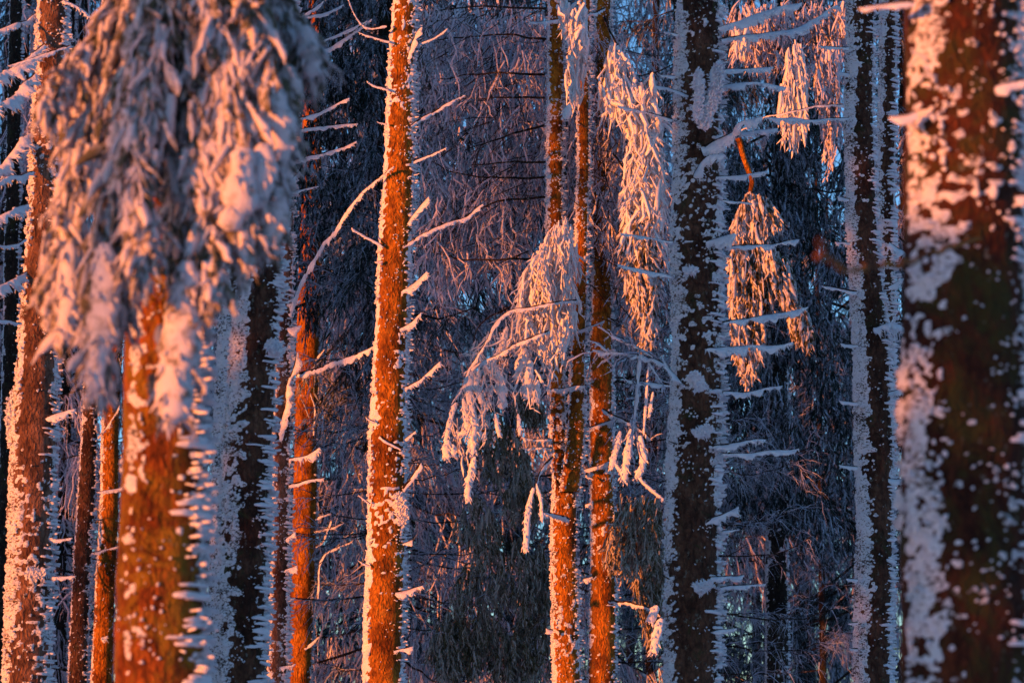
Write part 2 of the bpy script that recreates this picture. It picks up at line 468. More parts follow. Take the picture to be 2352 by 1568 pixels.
                blades(mb, rng, surf(z, th_), d, fl * (.45 + .75 * edge) * rng.uniform(.6, 1.25, n), fw * (.4 + .4 * edge) * rng.uniform(.6, 1.3, n), 4, 4, .03, .05, .75, 'blunt', .22, side=np.tile([.5, .3, .9], (n, 1)), tt=BT)
            z, th_ = clump(int(feathers * (.3 + 1.8 * fleck)), -math.radians(165), -math.radians(max(Rw, 0) * .6), .54, 9 * ns, 12 * ns)
            k = (vnoise(z * 1.1, np.degrees(th_) / 60, seed, 91) + .45 * np.clip(1 - (-np.degrees(th_) - max(Rw, 0)) / 70, 0, 1)) > rng.uniform(.25, .95, len(z)); z, th_ = z[k], th_[k]; n = len(z)
            d = np.stack([np.cos(th_) * .6 + .3, np.sin(th_) * .6 - .4, rng.normal(-.05, .25, n)], -1)
            blades(mb, rng, surf(z, th_), d, fl * rng.uniform(.2, .55, n), fw * rng.uniform(.3, .85, n), 3, 4, .05, .12, .7, 'blunt', .4, tt=(0, .85, 1.0))
            if Lw > -90:
                z, th_ = clump(int(feathers * lf), -math.pi - math.radians(min(lb, 60)), -math.pi + math.radians(Lw + 12), .47, 8 * ns, 14 * ns); n = len(z)
                d = np.stack([np.cos(th_), np.sin(th_) - .3, rng.normal(-.05, .3, n)], -1)
                blades(mb, rng, surf(z, th_, 0), d, fl * rng.uniform(.25, .6, n), fw * rng.uniform(.5, 1.2, n), 3, 4, .05, .1, .8, 'blunt', .35, tt=(0, .85, 1.0))
            s.tree.put(mb, 'rime_feathers', 'rime', s.o, 'stuff')
    def axis(s, z):
        r = s.rows
        return np.interp(z, r[:, 2], r[:, 0]), np.interp(z, r[:, 2], r[:, 1]), np.interp(z, r[:, 2], r[:, 3])

# ------------------------------------------------------------------ branches and rime flags on them
WIND = norm(np.array([.15, -.55, -.80]))
def branch(tree, pts, D, w=7, rime=14, mat='twig', name='branch', seed=0, dd=0.0, up=.25, jag=1.15, grow=None, tipw=.35, bushy=0, rmat='rime', fuzz=1.0):
    """pts in photo pixels along the branch from the trunk out; D depth at root, dd added towards the tip; w bark width px; rime depth px"""
    rng = np.random.default_rng(seed + int(pts[0][0] * 7 + pts[0][1] * 13))
    n = len(pts)
    if rime: w, rime = w * 1.25, rime * 1.2
    P = [at(x, y, D + dd * i / (n - 1)) for i, (x, y) in enumerate(pts)]
    p, L = resample(P, .03)
    k = len(p); t = np.linspace(0, 1, k)
    p = p + np.stack([vnoise(t * L * 6, seed, i * 9, 5 + seed) - .5 for i in range(3)], -1) * min(.025, L * .06) * np.minimum(1, t * 4)[:, None]
    r = size(w, D) / 2 * (1 - (1 - tipw) * t) * (1 + .15 * (vnoise(t * L * 18, seed, 3, 8) - .5))
    r[-1] *= .3
    mb = MB(); tubes(mb, p[None], r[None], 6)
    o = tree.put(mb, name, mat)
    if rime:
        p2, L = resample(p, .015); k = len(p2); t = np.linspace(0, 1, k); s_ = t * L
        T = norm(np.gradient(p2, axis=0))
        g = WIND if grow is None else norm(np.array(grow, float))
        G = norm(g - (T @ g)[:, None] * T); B = np.cross(T, G)
        rr = np.interp(t, np.linspace(0, 1, len(r)), r)
        low = size(rime, D) * (.75 + jag * (fbm(s_ * 16, seed * 3.1, 1, 31, 3) - .5) * 2.0 + .35 * jag * (vnoise(s_ * 60, seed, 2, 32) - .5) * 2)
        low = np.maximum(low, rr * .5) * np.minimum(1, .35 + 3 * t) * np.where(t > .93, .55, 1)
        low[-1] = rr[-1]
        upr = rr * (1 + .0 * t) + up * size(rime, D) * np.maximum(0, fbm(s_ * 22, seed, 7, 41, 2) - .45) * 2
        th = np.maximum(rr * .85, size(rime, D) * .16) * (.8 + .5 * vnoise(s_ * 30, seed, 5, 51))
        off = -.35 * rr
        ring = [(-1, 0, .0), (-.2, 1, 1), (.55, .75, 2), (1.0, .12, 2), (1.0, -.12, 2), (.55, -.75, 2), (-.2, -1, 1)]
        V = []
        for gpos, bpos, kind in ring:
            if gpos < -.5: dist = -upr + 1.15 * rr
            elif gpos < 0: dist = rr * .2 + 0 * low
            else: dist = gpos * (rr + low)
            V.append(p2 + G * dist[:, None] + B * (bpos * th)[:, None])
        V = np.stack(V, 1); S = len(ring)
        idx = np.arange(k * S).reshape(k, S); a0, b0 = idx[:-1], idx[1:]
        q = np.stack([a0, np.roll(a0, -1, 1), np.roll(b0, -1, 1), b0], -1).reshape(-1, 4)
        mb = MB(); mb.add(V.reshape(-1, 3), q)
        capv = np.array([[idx[-1, 0], idx[-1, 1], idx[-1, 5], idx[-1, 6]], [idx[-1, 1], idx[-1, 2], idx[-1, 4], idx[-1, 5]], [idx[-1, 2], idx[-1, 3], idx[-1, 4], idx[-1, 4]]])[:2]
        mb.q.append(capv)
        nf = int(L * 110 * fuzz)
        if nf:
            ii = rng.integers(0, k - 1, nf)
            d = G[ii] * 1.0 + B[ii] * rng.normal(0, .6, nf)[:, None] + T[ii] * rng.normal(.15, .4, nf)[:, None]
            blades(mb, rng, p2[ii] + G[ii] * (low[ii] * .6)[:, None], d, np.maximum(size(rime, D), .02) * rng.uniform(.3, 1.0, nf), size(5, D) * rng.uniform(.4, 1.1, nf), 3, 3, .1, .1, .6, 'feather')
        tree.put(mb, 'rime', rmat, o)
    if bushy:
        mb = MB()
        ii = rng.integers(int(len(p) * .2), len(p), bushy)
        T = norm(np.gradient(p, axis=0))[ii]
        d = norm(T * rng.uniform(.2, .8, bushy)[:, None] + rng.normal(0, .6, (bushy, 3)) + np.array([0, 0, -.35]))
        blades(mb, rng, p[ii], d, L * rng.uniform(.15, .4, bushy), size(6, D) * rng.uniform(.5, 1.1, bushy), 6, 4, .25, .12, .7, 'strand')
        tree.put(mb, 'twigs', 'frost_twig', o, 'stuff')
    return o

def plate(tree, pts, D, w, thick=.03, seed=0, name='rime_plate', dy=-.02):
    """a slab of packed rime standing off the bark; pts down its middle, w its width in px"""
    rng = np.random.default_rng(seed + int(pts[0][0]))
    P = [at(x, y, D + dy) for x, y in pts]
    p, L = resample(P, .012); k = len(p); t = np.linspace(0, 1, k)
    hw = .8 * size(w, D) / 2 * np.clip(np.minimum(t, 1 - t) * 8 + .45, 0, 1) * (.85 + .5 * (fbm(t * L * 20, seed, 0, 3, 3) - .3))
    S = 10; a = np.arange(S) / S * 2 * math.pi
    T = norm(np.gradient(p, axis=0)); B = norm(np.cross(T, [0, 1, 0])); C = np.cross(B, T)
    rr = 1 + .9 * (fbm(np.cos(a)[None] * 2 + t[:, None] * L * 14, np.sin(a)[None] * 2, seed, 9, 3) - .5)
    V = p[:, None] + B[:, None] * (np.cos(a)[None] * hw[:, None] * rr)[..., None] + C[:, None] * (np.sin(a)[None] * thick * rr * np.clip(np.minimum(t, 1 - t) * 10 + .3, 0, 1)[:, None])[..., None]
    idx = np.arange(k * S).reshape(k, S); a0, b0 = idx[:-1], idx[1:]
    q = np.stack([a0, np.roll(a0, -1, 1), np.roll(b0, -1, 1), b0], -1).reshape(-1, 4)
    mb = MB(); mb.add(V.reshape(-1, 3), q)
    for e in (0, -1):
        r_ = idx[e]; mb.q.append(np.array([[r_[0], r_[1], r_[8], r_[9]], [r_[1], r_[2], r_[7], r_[8]], [r_[2], r_[3], r_[6], r_[7]], [r_[3], r_[4], r_[5], r_[6]]]))
    nf = int(30 + L * size(w, D) * 12000)
    ii = rng.integers(0, k, nf); uu = rng.uniform(-1, 1, nf)
    blades(mb, rng, p[ii] + B[ii] * (uu * hw[ii])[:, None] + np.array([0, -thick * .3, 0]), np.stack([.3 + rng.normal(0, .25, nf), np.full(nf, -.9), rng.normal(0, .25, nf)], -1), thick * rng.uniform(.6, 1.5, nf), rng.uniform(.012, .028, nf), 3, 5, .02, .05, .6, 'blunt', .3, side=np.tile([.5, .3, .9], (nf, 1)), tt=(0, .85, 1.))
    nf = 60
    ii = rng.integers(0, k, nf); sg = rng.choice([-1, 1], nf)
    blades(mb, rng, p[ii] + B[ii] * (sg * hw[ii] * .85)[:, None], B[ii] * sg[:, None] + rng.normal(0, .35, (nf, 3)), size(12, D) * rng.uniform(.4, 1.2, nf), size(6, D), 3, 4, .1, .1, .6, 'feather')
    return tree.put(mb, name, 'rime')

# ------------------------------------------------------------------ foliage
def pick(P, i, t):
    K = P.shape[1]; f = np.clip(t, 0, .9999) * (K - 1); k = f.astype(int); w = (f - k)[:, None]
    return P[i, k] * (1 - w) + P[i, k + 1] * w, norm(P[i, k + 1] - P[i, k])

def limbs(rng, n, H, zlow, Lmax, droop=.35, upturn=.25, power=.75):
    z = zlow + (H - zlow) * rng.uniform(0, 1, n) ** .85
    az = rng.uniform(0, 2 * math.pi, n)
    L = Lmax * (1 - z / H) ** power * rng.uniform(.7, 1.12, n) + .35
    t = np.linspace(0, 1, 9)
    P = np.zeros((n, 9, 3))
    bend = rng.normal(0, .18, n)
    A = az[:, None] + bend[:, None] * t
    P[:, :, 0] = np.cos(A) * L[:, None] * t; P[:, :, 1] = np.sin(A) * L[:, None] * t
    P[:, :, 2] = z[:, None] + L[:, None] * (-droop * rng.uniform(.6, 1.5, n)[:, None] * t + upturn * t ** 3) + rng.normal(0, .03, (n, 9)) * t
    return P, L, z

def crown_curtain(seed, H=18, zlow=1.2, n=95, Lmax=2.5, m=34, lmul=1.0, wmul=1.0):
    rng = np.random.default_rng(seed); P, L, z = limbs(rng, n, H, zlow, Lmax)
    wood = MB(); tubes(wood, P, (.020 * (L / Lmax)[:, None] + .004) * np.linspace(1, .3, 9)[None], 4)
    N = int(n * m); i = rng.choice(n, N, p=L / L.sum()); t = rng.uniform(.12, 1, N)
    r, T = pick(P, i, t)
    clump = rng.normal(0, .22, (n, 3))[i]
    d = np.array([0, 0, -1.]) + rng.normal(0, .28, (N, 3)) + clump + T * .15
    fo = MB()
    bl = lmul * (.25 + .65 * rng.uniform(0, 1, N) ** 1.6)
    Pb = blades(fo, rng, r, d, bl, wmul * rng.uniform(.012, .040, N), 6, 3, .2, .07, .55, 'strand', .45)
    Z = int(N * 2.4); j = rng.integers(0, N, Z); rs, Ts = pick(Pb, j, rng.uniform(.1, .95, Z))
    ds = Ts * .8 + rng.normal(0, .5, (Z, 3)) + np.array([0, 0, -.35])
    blades(fo, rng, rs, ds, lmul * rng.uniform(.06, .20, Z), wmul * rng.uniform(.008, .024, Z), 3, 3, .1, .1, .6, 'strand')
    return wood, fo

def crown_fir(seed, H=18, zlow=1.5, n=100, Lmax=2.6, m=20, k=10, power=.75, sw=1.0):
    rng = np.random.default_rng(seed); P, L, z = limbs(rng, n, H, zlow, Lmax, .55, .2, power)
    wood = MB(); tubes(wood, P, (.022 * (L / Lmax)[:, None] + .004) * np.linspace(1, .3, 9)[None], 4)
    N = int(n * m); i = rng.choice(n, N, p=L / L.sum()); t = rng.uniform(.1, 1, N)
    r, T = pick(P, i, t)
    lat = norm(np.cross(T, [0, 0, 1.])) * rng.choice([-1, 1], N)[:, None]
    d = lat * .75 + T * .6 + np.array([0, 0, -.55]) + rng.normal(0, .2, (N, 3))
    fo = MB()
    Pb = blades(fo, rng, r, d, rng.uniform(.22, .6, N), .014, 5, 3, .55, .05, .8, 'strand', .2)
    J = N * k
    j = rng.integers(0, N, J); rs, Ts = pick(Pb, j, rng.uniform(.05, 1, J))
    ds = Ts * .75 + norm(rng.normal(0, 1, (J, 3))) * .75 + np.array([0, 0, -.45])
    blades(fo, rng, rs, ds, sw * rng.uniform(.06, .15, J), sw * rng.uniform(.014, .030, J), 3, 3, .25, .08, .5, 'leaf', .3, a=np.clip(rng.uniform(0, 1, N)[j] * .6 + rng.uniform(0, .4, J), 0, 1))
    return wood, fo

def crown_twig(seed, H=15, zlow=.8, n=70, Lmax=2.6):
    rng = np.random.default_rng(seed); P, L, z = limbs(rng, n, H, zlow, Lmax, .15, .2)
    wood = MB(); tubes(wood, P, (.018 * (L / Lmax)[:, None] + .004) * np.linspace(1, .35, 9)[None], 4)
    N = n * 12; i = rng.choice(n, N, p=L / L.sum()); t = rng.uniform(.15, 1, N); r, T = pick(P, i, t)
    d = T * .8 + rng.normal(0, .6, (N, 3)) + np.array([0, 0, -.1])
    fo = MB()
    Pb = blades(fo, rng, r, d, rng.uniform(.25, .9, N), rng.uniform(.012, .024, N), 7, 3, .35, .05, .8, 'taper', .3)
    J = N * 5; j = rng.integers(0, N, J); rs, Ts = pick(Pb, j, rng.uniform(.1, .95, J))
    ds = Ts + rng.normal(0, .65, (J, 3)) + np.array([0, 0, -.15])
    blades(fo, rng, rs, ds, rng.uniform(.08, .40, J), rng.uniform(.008, .019, J), 5, 3, .3, .06, .8, 'taper', .3)
    return wood, fo

PROTO = {}
def proto(key, fn, fmat, wmat='twig', **kw):
    w, f = fn(**kw)
    PROTO[key] = (w.mesh(key + '_limbs', wmat), f.mesh(key + '_foliage', fmat), kw.get('H', 18))
proto('curtain_a', crown_curtain, 'frost_strand', seed=11)
PROTO['curtain_b'] = PROTO['curtain_a']
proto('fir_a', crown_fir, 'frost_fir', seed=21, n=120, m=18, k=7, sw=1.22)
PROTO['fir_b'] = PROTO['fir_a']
proto('dense', crown_fir, 'frost_fir', seed=25, H=20, zlow=.3, n=320, Lmax=1.9, m=9, k=3, power=.36, sw=4.2)  # packed thick so the unseen shade trees block the sun
proto('twig_a', crown_twig, 'frost_twig', seed=31)
PROTO['twig_b'] = PROTO['twig_a']

TRUNKMESH = {}
def plain_trunk_mesh(r0, H):
    key = (round(r0, 2), H)
    if key in TRUNKMESH: return TRUNKMESH[key]
    z = np.concatenate([np.linspace(-.3, .5, 5), np.linspace(.8, H, 30)])
    P = np.zeros((1, len(z), 3)); P[0, :, 2] = z
    P[0, :, 0] = .06 * (vnoise(z * .5, 1, r0 * 50, 3) - .5); P[0, :, 1] = .06 * (vnoise(z * .5, 2, r0 * 50, 4) - .5)
    R = (r0 * (1 - z / H) ** .8 + .02)[None] * (1 + .5 * np.exp(-np.maximum(z, 0) / .2))[None]
    R[np.isnan(R)] = .02
    mb = MB(); tubes(mb, P, R, 14)
    me = mb.mesh('trunk', 'bark_dark'); TRUNKMESH[key] = me
    return me

def stand(px, D, key, label, name='spruce_tree', r0=.14, rot=0., sc=1.0, group=None, xy=None, lean=(0, 0), cat='tree'):
    """a whole tree from a shared crown; px is where its trunk crosses the middle of the photo"""
    if xy is None:
        p = at(px, PH / 2, D); x, y = p[0], D
    else: x, y = xy
    z = float(ground_z(x, y))
    root = empty(name, (x, y, z), label, cat, group)
    root.rotation_euler = (lean[0], lean[1], rot); root.scale = (sc, sc, sc)
    wm, fm, H = PROTO[key]
    for nm, me, kd in (('trunk', plain_trunk_mesh(r0, H), None), ('limbs', wm, 'stuff'), ('foliage', fm, 'stuff')):
        o = bpy.data.objects.new(nm, me); COL.objects.link(o); o.parent = root
        if kd: o['kind'] = kd
    return root

def in_poly(x, y, poly):
    c = np.zeros(len(x), bool); n = len(poly)
    for i in range(n):
        x1, y1 = poly[i]; x2, y2 = poly[(i + 1) % n]
        hit = ((y1 > y) != (y2 > y)) & (x < (x2 - x1) * (y - y1) / (y2 - y1 + 1e-9) + x1)
        c ^= hit
    return c

def hang(tree, poly, D, dep, n, L, W, mat, seed, base=(0, 1), apex=None, K=5, S=3, prof='strand', spread=.35, name='bough', shoots=0, sL=(10, 24), sW=(4, 8), flat=.5,
         parent=None, droop=.2, jag=.35, wig=.08, tipin=.92):
    """a hanging bough: shoots fill the volume whose outline is poly (px), dep metres deep; lengths and widths in px"""
    rng = np.random.default_rng(seed)
    poly = np.array(poly, float)
    lo, hi = poly.min(0), poly.max(0)
    X, Y, LX = [], [], []
    tot = 0; dirs = []
    while tot < n:
        m = n * 4
        x = rng.uniform(lo[0], hi[0], m); y = rng.uniform(lo[1], hi[1], m)
        l = rng.uniform(*L, m)
        if apex is not None:
            dx, dy = x - apex[0], y - apex[1]; q = np.hypot(dx, dy) + 1e-6
            dx, dy = dx / q * .55, dy / q * .55 + .75
        else:
            dx, dy = np.full(m, base[0], float), np.full(m, base[1], float)
        dx = dx + rng.normal(0, spread, m); dy = dy + rng.normal(0, spread * .5, m)
        q = np.hypot(dx, dy) + 1e-6; dx, dy = dx / q, dy / q
        ok = in_poly(x, y, poly) & in_poly(x + dx * l * tipin, y + dy * l * tipin, poly)
        X.append(x[ok]); Y.append(y[ok]); LX.append(l[ok]); dirs.append(np.stack([dx, dy], -1)[ok]); tot += ok.sum()
        if len(X) > 40: break
    X = np.concatenate(X)[:n]; Y = np.concatenate(Y)[:n]; l = np.concatenate(LX)[:n]; dr = np.concatenate(dirs)[:n]; n = len(X)
    # depth: thicker in the middle of the outline
    off = rng.uniform(-1, 1, n) * dep * .5
    root = np.array([at(x, y, D + o) for x, y, o in zip(X, Y, off)])
    d = np.stack([dr[:, 0], rng.normal(0, .35, n), -dr[:, 1]], -1)
    u = size(1, D); mb = MB()
    Pb = blades(mb, rng, root, d, l * u, rng.uniform(*W, n) * u, K, S, droop, wig, flat, prof, jag)
    if shoots:
        J = n * shoots; j = rng.integers(0, n, J); rs, Ts = pick(Pb, j, rng.uniform(.05, .95, J))
        ds = Ts * .8 + norm(rng.normal(0, 1, (J, 3))) * .7 + np.array([0, 0, -.3])
        blades(mb, rng, rs, ds, rng.uniform(*sL, J) * u, rng.uniform(*sW, J) * u, 3, 3, .15, .08, .6, 'leaf', .3)
    return tree.put(mb, name, mat, parent, 'stuff')

def tents(tree, spots, D, dep, n, mat, seed, L=(24, 60), W=(3, 9), shoots=5, sL=(9, 26), sW=(3.5, 7.5), parent=None, jit=.0, spread=.25):
    """small drooping boughs, each a tent of shoots falling from its own tip"""
    rng = np.random.default_rng(seed)
    for i, (x, y, w, h) in enumerate(spots):
        a = rng.uniform(.8, 1.2, 8)
        poly = [(x, y - 4), (x + .28 * w * a[0], y + .22 * h), (x + .5 * w * a[1], y + .62 * h), (x + .42 * w * a[2], y + .9 * h), (x + .1 * w, y + h * a[3]), (x - .2 * w, y + .86 * h * a[4]), (x - .5 * w * a[5], y + .7 * h), (x - .3 * w * a[6], y + .25 * h)]
        hang(tree, poly, D + rng.uniform(-1, 1) * jit, dep, n, L, W, mat, seed * 31 + i, apex=(x, y - .25 * h), spread=spread, shoots=shoots, sL=sL, sW=sW, parent=parent, wig=.1)

def finger(tree, pts, D, w, seed=0, name='snow_finger', dep=0.0, mat='frost_heavy', parent=None):
    """one thick hanging twig packed in snow, lumpy, with a blunt ragged end"""
    rng = np.random.default_rng(seed + int(pts[0][0] * 3 + pts[-1][1]))
    p, L = resample([at(x, y, D + dep) for x, y in pts], .014); k = len(p); t = np.linspace(0, 1, k)
    prof = (.65 + .35 * np.sin(t * 2.8)) * np.minimum(1, t * 6 + .5) * np.where(t > .96, .6, 1)
    R = size(w, D) / 2 * prof * (.75 + .6 * fbm(t * L * 13, seed, rng.uniform(0, 90), 4, 3))
    S = 12; a = np.arange(S) / S * 2 * math.pi
    T = norm(np.gradient(p, axis=0)); B = norm(np.cross(T, [0.1, 1, .1])); C = np.cross(B, T)
    rr = 1 + 1.1 * (fbm(np.cos(a)[None] * 1.8 + t[:, None] * L * 24, np.sin(a)[None] * 1.5 + seed, rng.uniform(0, 50), 9, 3) - .5)
    V = p[:, None] + (B[:, None] * np.cos(a)[None, :, None] + C[:, None] * .7 * np.sin(a)[None, :, None]) * (R[:, None] * rr)[..., None]
    V[-1] = p[-1] + (V[-1] - p[-1]) * .15
    idx = np.arange(k * S).reshape(k, S); a0, b0 = idx[:-1], idx[1:]
    mb = MB(); mb.add(V.reshape(-1, 3), np.stack([a0, np.roll(a0, -1, 1), np.roll(b0, -1, 1), b0], -1).reshape(-1, 4), np.full(k * S, .8))
    nf = int(L * 130 + 4); ii = rng.integers(0, k, nf); an = rng.uniform(0, 6.28, nf)
    dv = B[ii] * np.cos(an)[:, None] + C[ii] * np.sin(an)[:, None]
    blades(mb, rng, p[ii] + dv * (R[ii] * .7)[:, None], dv * .6 + T[ii] * .8, np.minimum(R[ii], .03) * rng.uniform(.7, 2.2, nf), np.minimum(R[ii], .03) * rng.uniform(.4, .9, nf), 3, 4, .1, .1, .6, 'leaf', a=np.full(nf, .8))
    return tree.put(mb, name, mat, parent)

# ================================================================== THE TREES (photo order: left to right)
# ---- pale pink trunk at the left edge
tA = Trunk('spruce_tree', 'pale pink snow-crusted trunk at far left, lit by low sun', [(66, 1568, 116), (84, 1000, 106), (98, 500, 72), (122, 0, 72)], 21.4, 'bark_pink',
           left=(52, .022), right=(30, .030), fleck=.45, seed=3, feathers=1300, tooth=.045, fl=.055)
T = tA.tree
for i, (p, w, r) in enumerate([
        ([(85, 30), (40, 55), (-30, 75)], 5, 10), ([(100, 105), (40, 150), (-30, 180)], 6, 22), ([(80, 170), (35, 215), (-20, 250)], 6, 22),
        ([(80, 300), (45, 330), (10, 375), (-20, 400)], 6, 24), ([(75, 395), (30, 405), (-30, 425)], 5, 12), ([(62, 470), (30, 480), (-30, 515)], 5, 18),
        ([(75, 620), (30, 640), (-30, 672)], 6, 20), ([(48, 742), (10, 735), (-30, 730)], 4, 5), ([(60, 550), (20, 560), (-20, 562)], 4, 6)]):
    branch(T, p, 21.4 - .25 * (i % 3), w, r, seed=i + 40, dd=-.5)
branch(T, [(145, 2), (185, 18), (216, 42)], 21.0, 6, 10, seed=3)
branch(T, [(160, 107), (90, 128), (20, 150)], 20.8, 5, 6, seed=4, dd=-.3)
branch(T, [(105, 960), (140, 950), (176, 940)], 21.0, 8, 16, seed=5)
branch(T, [(120, 1325), (150, 1323), (176, 1321)], 21.0, 4, 8, seed=6)
branch(T, [(118, 1238), (145, 1237), (168, 1235)], 21.0, 4, 6, seed=7)
plate(T, [(38, 900), (28, 965), (36, 1035)], 21.45, 34, .05, 5)
plate(T, [(62, 1312), (85, 1318), (104, 1316)], 21.24, 24, .03, 6)

# ---- dark mossy trunk half cut by the left edge
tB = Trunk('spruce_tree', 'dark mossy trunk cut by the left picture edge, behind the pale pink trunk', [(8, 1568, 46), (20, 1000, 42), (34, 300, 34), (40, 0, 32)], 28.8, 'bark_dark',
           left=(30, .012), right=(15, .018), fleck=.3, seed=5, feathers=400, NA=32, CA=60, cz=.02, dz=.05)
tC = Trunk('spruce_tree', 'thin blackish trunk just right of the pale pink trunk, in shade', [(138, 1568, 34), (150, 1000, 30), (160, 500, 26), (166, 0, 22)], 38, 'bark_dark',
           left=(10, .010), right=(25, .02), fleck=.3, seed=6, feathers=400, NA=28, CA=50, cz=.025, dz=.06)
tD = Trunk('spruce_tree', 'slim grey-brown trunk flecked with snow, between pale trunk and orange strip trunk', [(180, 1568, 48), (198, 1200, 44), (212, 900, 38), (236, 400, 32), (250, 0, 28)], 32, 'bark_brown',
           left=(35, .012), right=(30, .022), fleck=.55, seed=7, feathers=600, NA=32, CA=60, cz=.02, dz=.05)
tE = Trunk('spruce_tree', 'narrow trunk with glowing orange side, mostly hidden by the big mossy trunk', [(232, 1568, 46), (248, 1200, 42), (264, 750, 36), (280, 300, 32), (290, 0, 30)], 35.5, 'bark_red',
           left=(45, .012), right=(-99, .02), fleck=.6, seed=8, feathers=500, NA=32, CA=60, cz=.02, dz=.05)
for i, (p, r) in enumerate([([(225, 1005), (250, 975), (275, 930)], 5), ([(222, 1130), (255, 1125), (285, 1120)], 5), ([(210, 1270), (240, 1262), (275, 1255)], 5), ([(232, 1465), (248, 1460)], 10)]):
    branch(tD.tree, p, 31.9, 3, r, seed=60 + i)

# ---- big blurred mossy trunk with the frosted bough hanging over it
tF = Trunk('spruce_tree', 'big blurred mossy orange trunk in the left foreground under a drooping frosted bough', [(366, 1568, 222), (380, 1000, 206), (388, 700, 198), (406, 0, 182)], 11.2, 'bark_mossy',
           left=(62, .012), lb=-40, ns=.9, solid=.4, lf=.0, right=(50, .045), fleck=.30, seed=9, feathers=1500, NA=56, dz=.026, CA=130, cz=.012, tooth=.06, fl=.052, fw=.024, H=16)

# ---- the two trunks beside it
tG = Trunk('spruce_tree', 'narrow granular white-crusted trunk directly behind the dark comb-edged trunk', [(502, 1568, 50), (512, 1000, 48), (522, 784, 46), (545, 300, 42), (560, 0, 38)], 20.6, 'bark_brown',
           left=(120, .02), right=(60, .02), fleck=.5, seed=10, feathers=800, NA=32, CA=70, cz=.016, dz=.04)
tH = Trunk('spruce_tree', 'shaded trunk with thick white left crust and comb of rime, right of big mossy trunk', [(562, 1568, 124), (578, 1000, 116), (588, 784, 108), (610, 500, 96), (634, 0, 84)], 19.0, 'bark_brown',
           left=(66, .030), right=(38, .040), fleck=.40, seed=11, feathers=1600, tooth=.055, fl=.06)
plate(tH.tree, [(612, 792), (632, 800), (640, 812)], 18.75, 30, .04, 3)
tI = Trunk('spruce_tree', 'thin pinkish trunk with spiky rimed right side and long arching branch', [(642, 1568, 46), (648, 1200, 44), (652, 900, 40), (656, 600, 36), (662, 300, 32), (668, 0, 30)], 25.4, 'bark_pink',
           left=(38, .018), right=(45, .03), fleck=.6, seed=12, feathers=1100, NA=32, CA=64, cz=.016, dz=.04, tooth=.05)
T = tI.tree
for i, (p, w, r, kw) in enumerate([
        ([(666, 722), (702, 625), (762, 540), (812, 465), (907, 385)], 9, 8, dict(dd=-1.1, up=.8)), ([(682, 862), (787, 824), (892, 784)], 8, 8, dict(dd=-1.0)),
        ([(640, 1012), (662, 884), (684, 809)], 10, 9, dict(dd=-.2, grow=(.8, -.5, 0))), ([(664, 1054), (700, 1046), (734, 1028)], 7, 14, {}), ([(664, 1114), (710, 1104), (748, 1096)], 7, 6, {}),
        ([(668, 280), (740, 255), (803, 224)], 7, 7, {}), ([(668, 305), (750, 292), (823, 285)], 7, 7, {}), ([(668, 375), (740, 355), (818, 325)], 7, 7, {}),
        ([(655, 432), (688, 396)], 9, 13, {}), ([(660, 444), (732, 430)], 5, 6, {}), ([(672, 135), (760, 105), (857, 45)], 7, 8, {}), ([(672, 110), (750, 90), (845, 48)], 6, 7, {}),
        ([(672, 60), (700, 35), (745, 0)], 7, 7, {}), ([(672, 40), (725, 36), (790, 14)], 5, 6, {}), ([(655, 1240), (680, 1222)], 7, 12, {}), ([(652, 1310), (684, 1298)], 7, 12, {}), ([(645, 1532), (680, 1525)], 7, 10, {}),
        ([(660, 700), (690, 690)], 7, 12, {}), ([(660, 755), (692, 748)], 7, 12, {})]):
    branch(T, p, 25.3, w, r, seed=70 + i, **kw)

# ---- orange trunk further back
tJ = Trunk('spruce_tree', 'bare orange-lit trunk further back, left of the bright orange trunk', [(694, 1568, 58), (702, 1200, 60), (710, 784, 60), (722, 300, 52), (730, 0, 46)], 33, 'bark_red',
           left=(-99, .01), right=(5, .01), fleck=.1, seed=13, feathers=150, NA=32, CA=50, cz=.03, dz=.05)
for i, p in enumerate([[(730, 1376), (740, 1282), (812, 1238)], [(722, 1220), (760, 1212), (790, 1200)], [(728, 1190), (760, 1178)], [(700, 1490), (732, 1460)], [(720, 1000), (725, 940), (715, 900)], [(722, 830), (745, 800)], [(725, 1255), (745, 1240), (760, 1195)]]):
    branch(tJ.tree, p, 32.8, 6, 3, seed=100 + i, mat='twig')

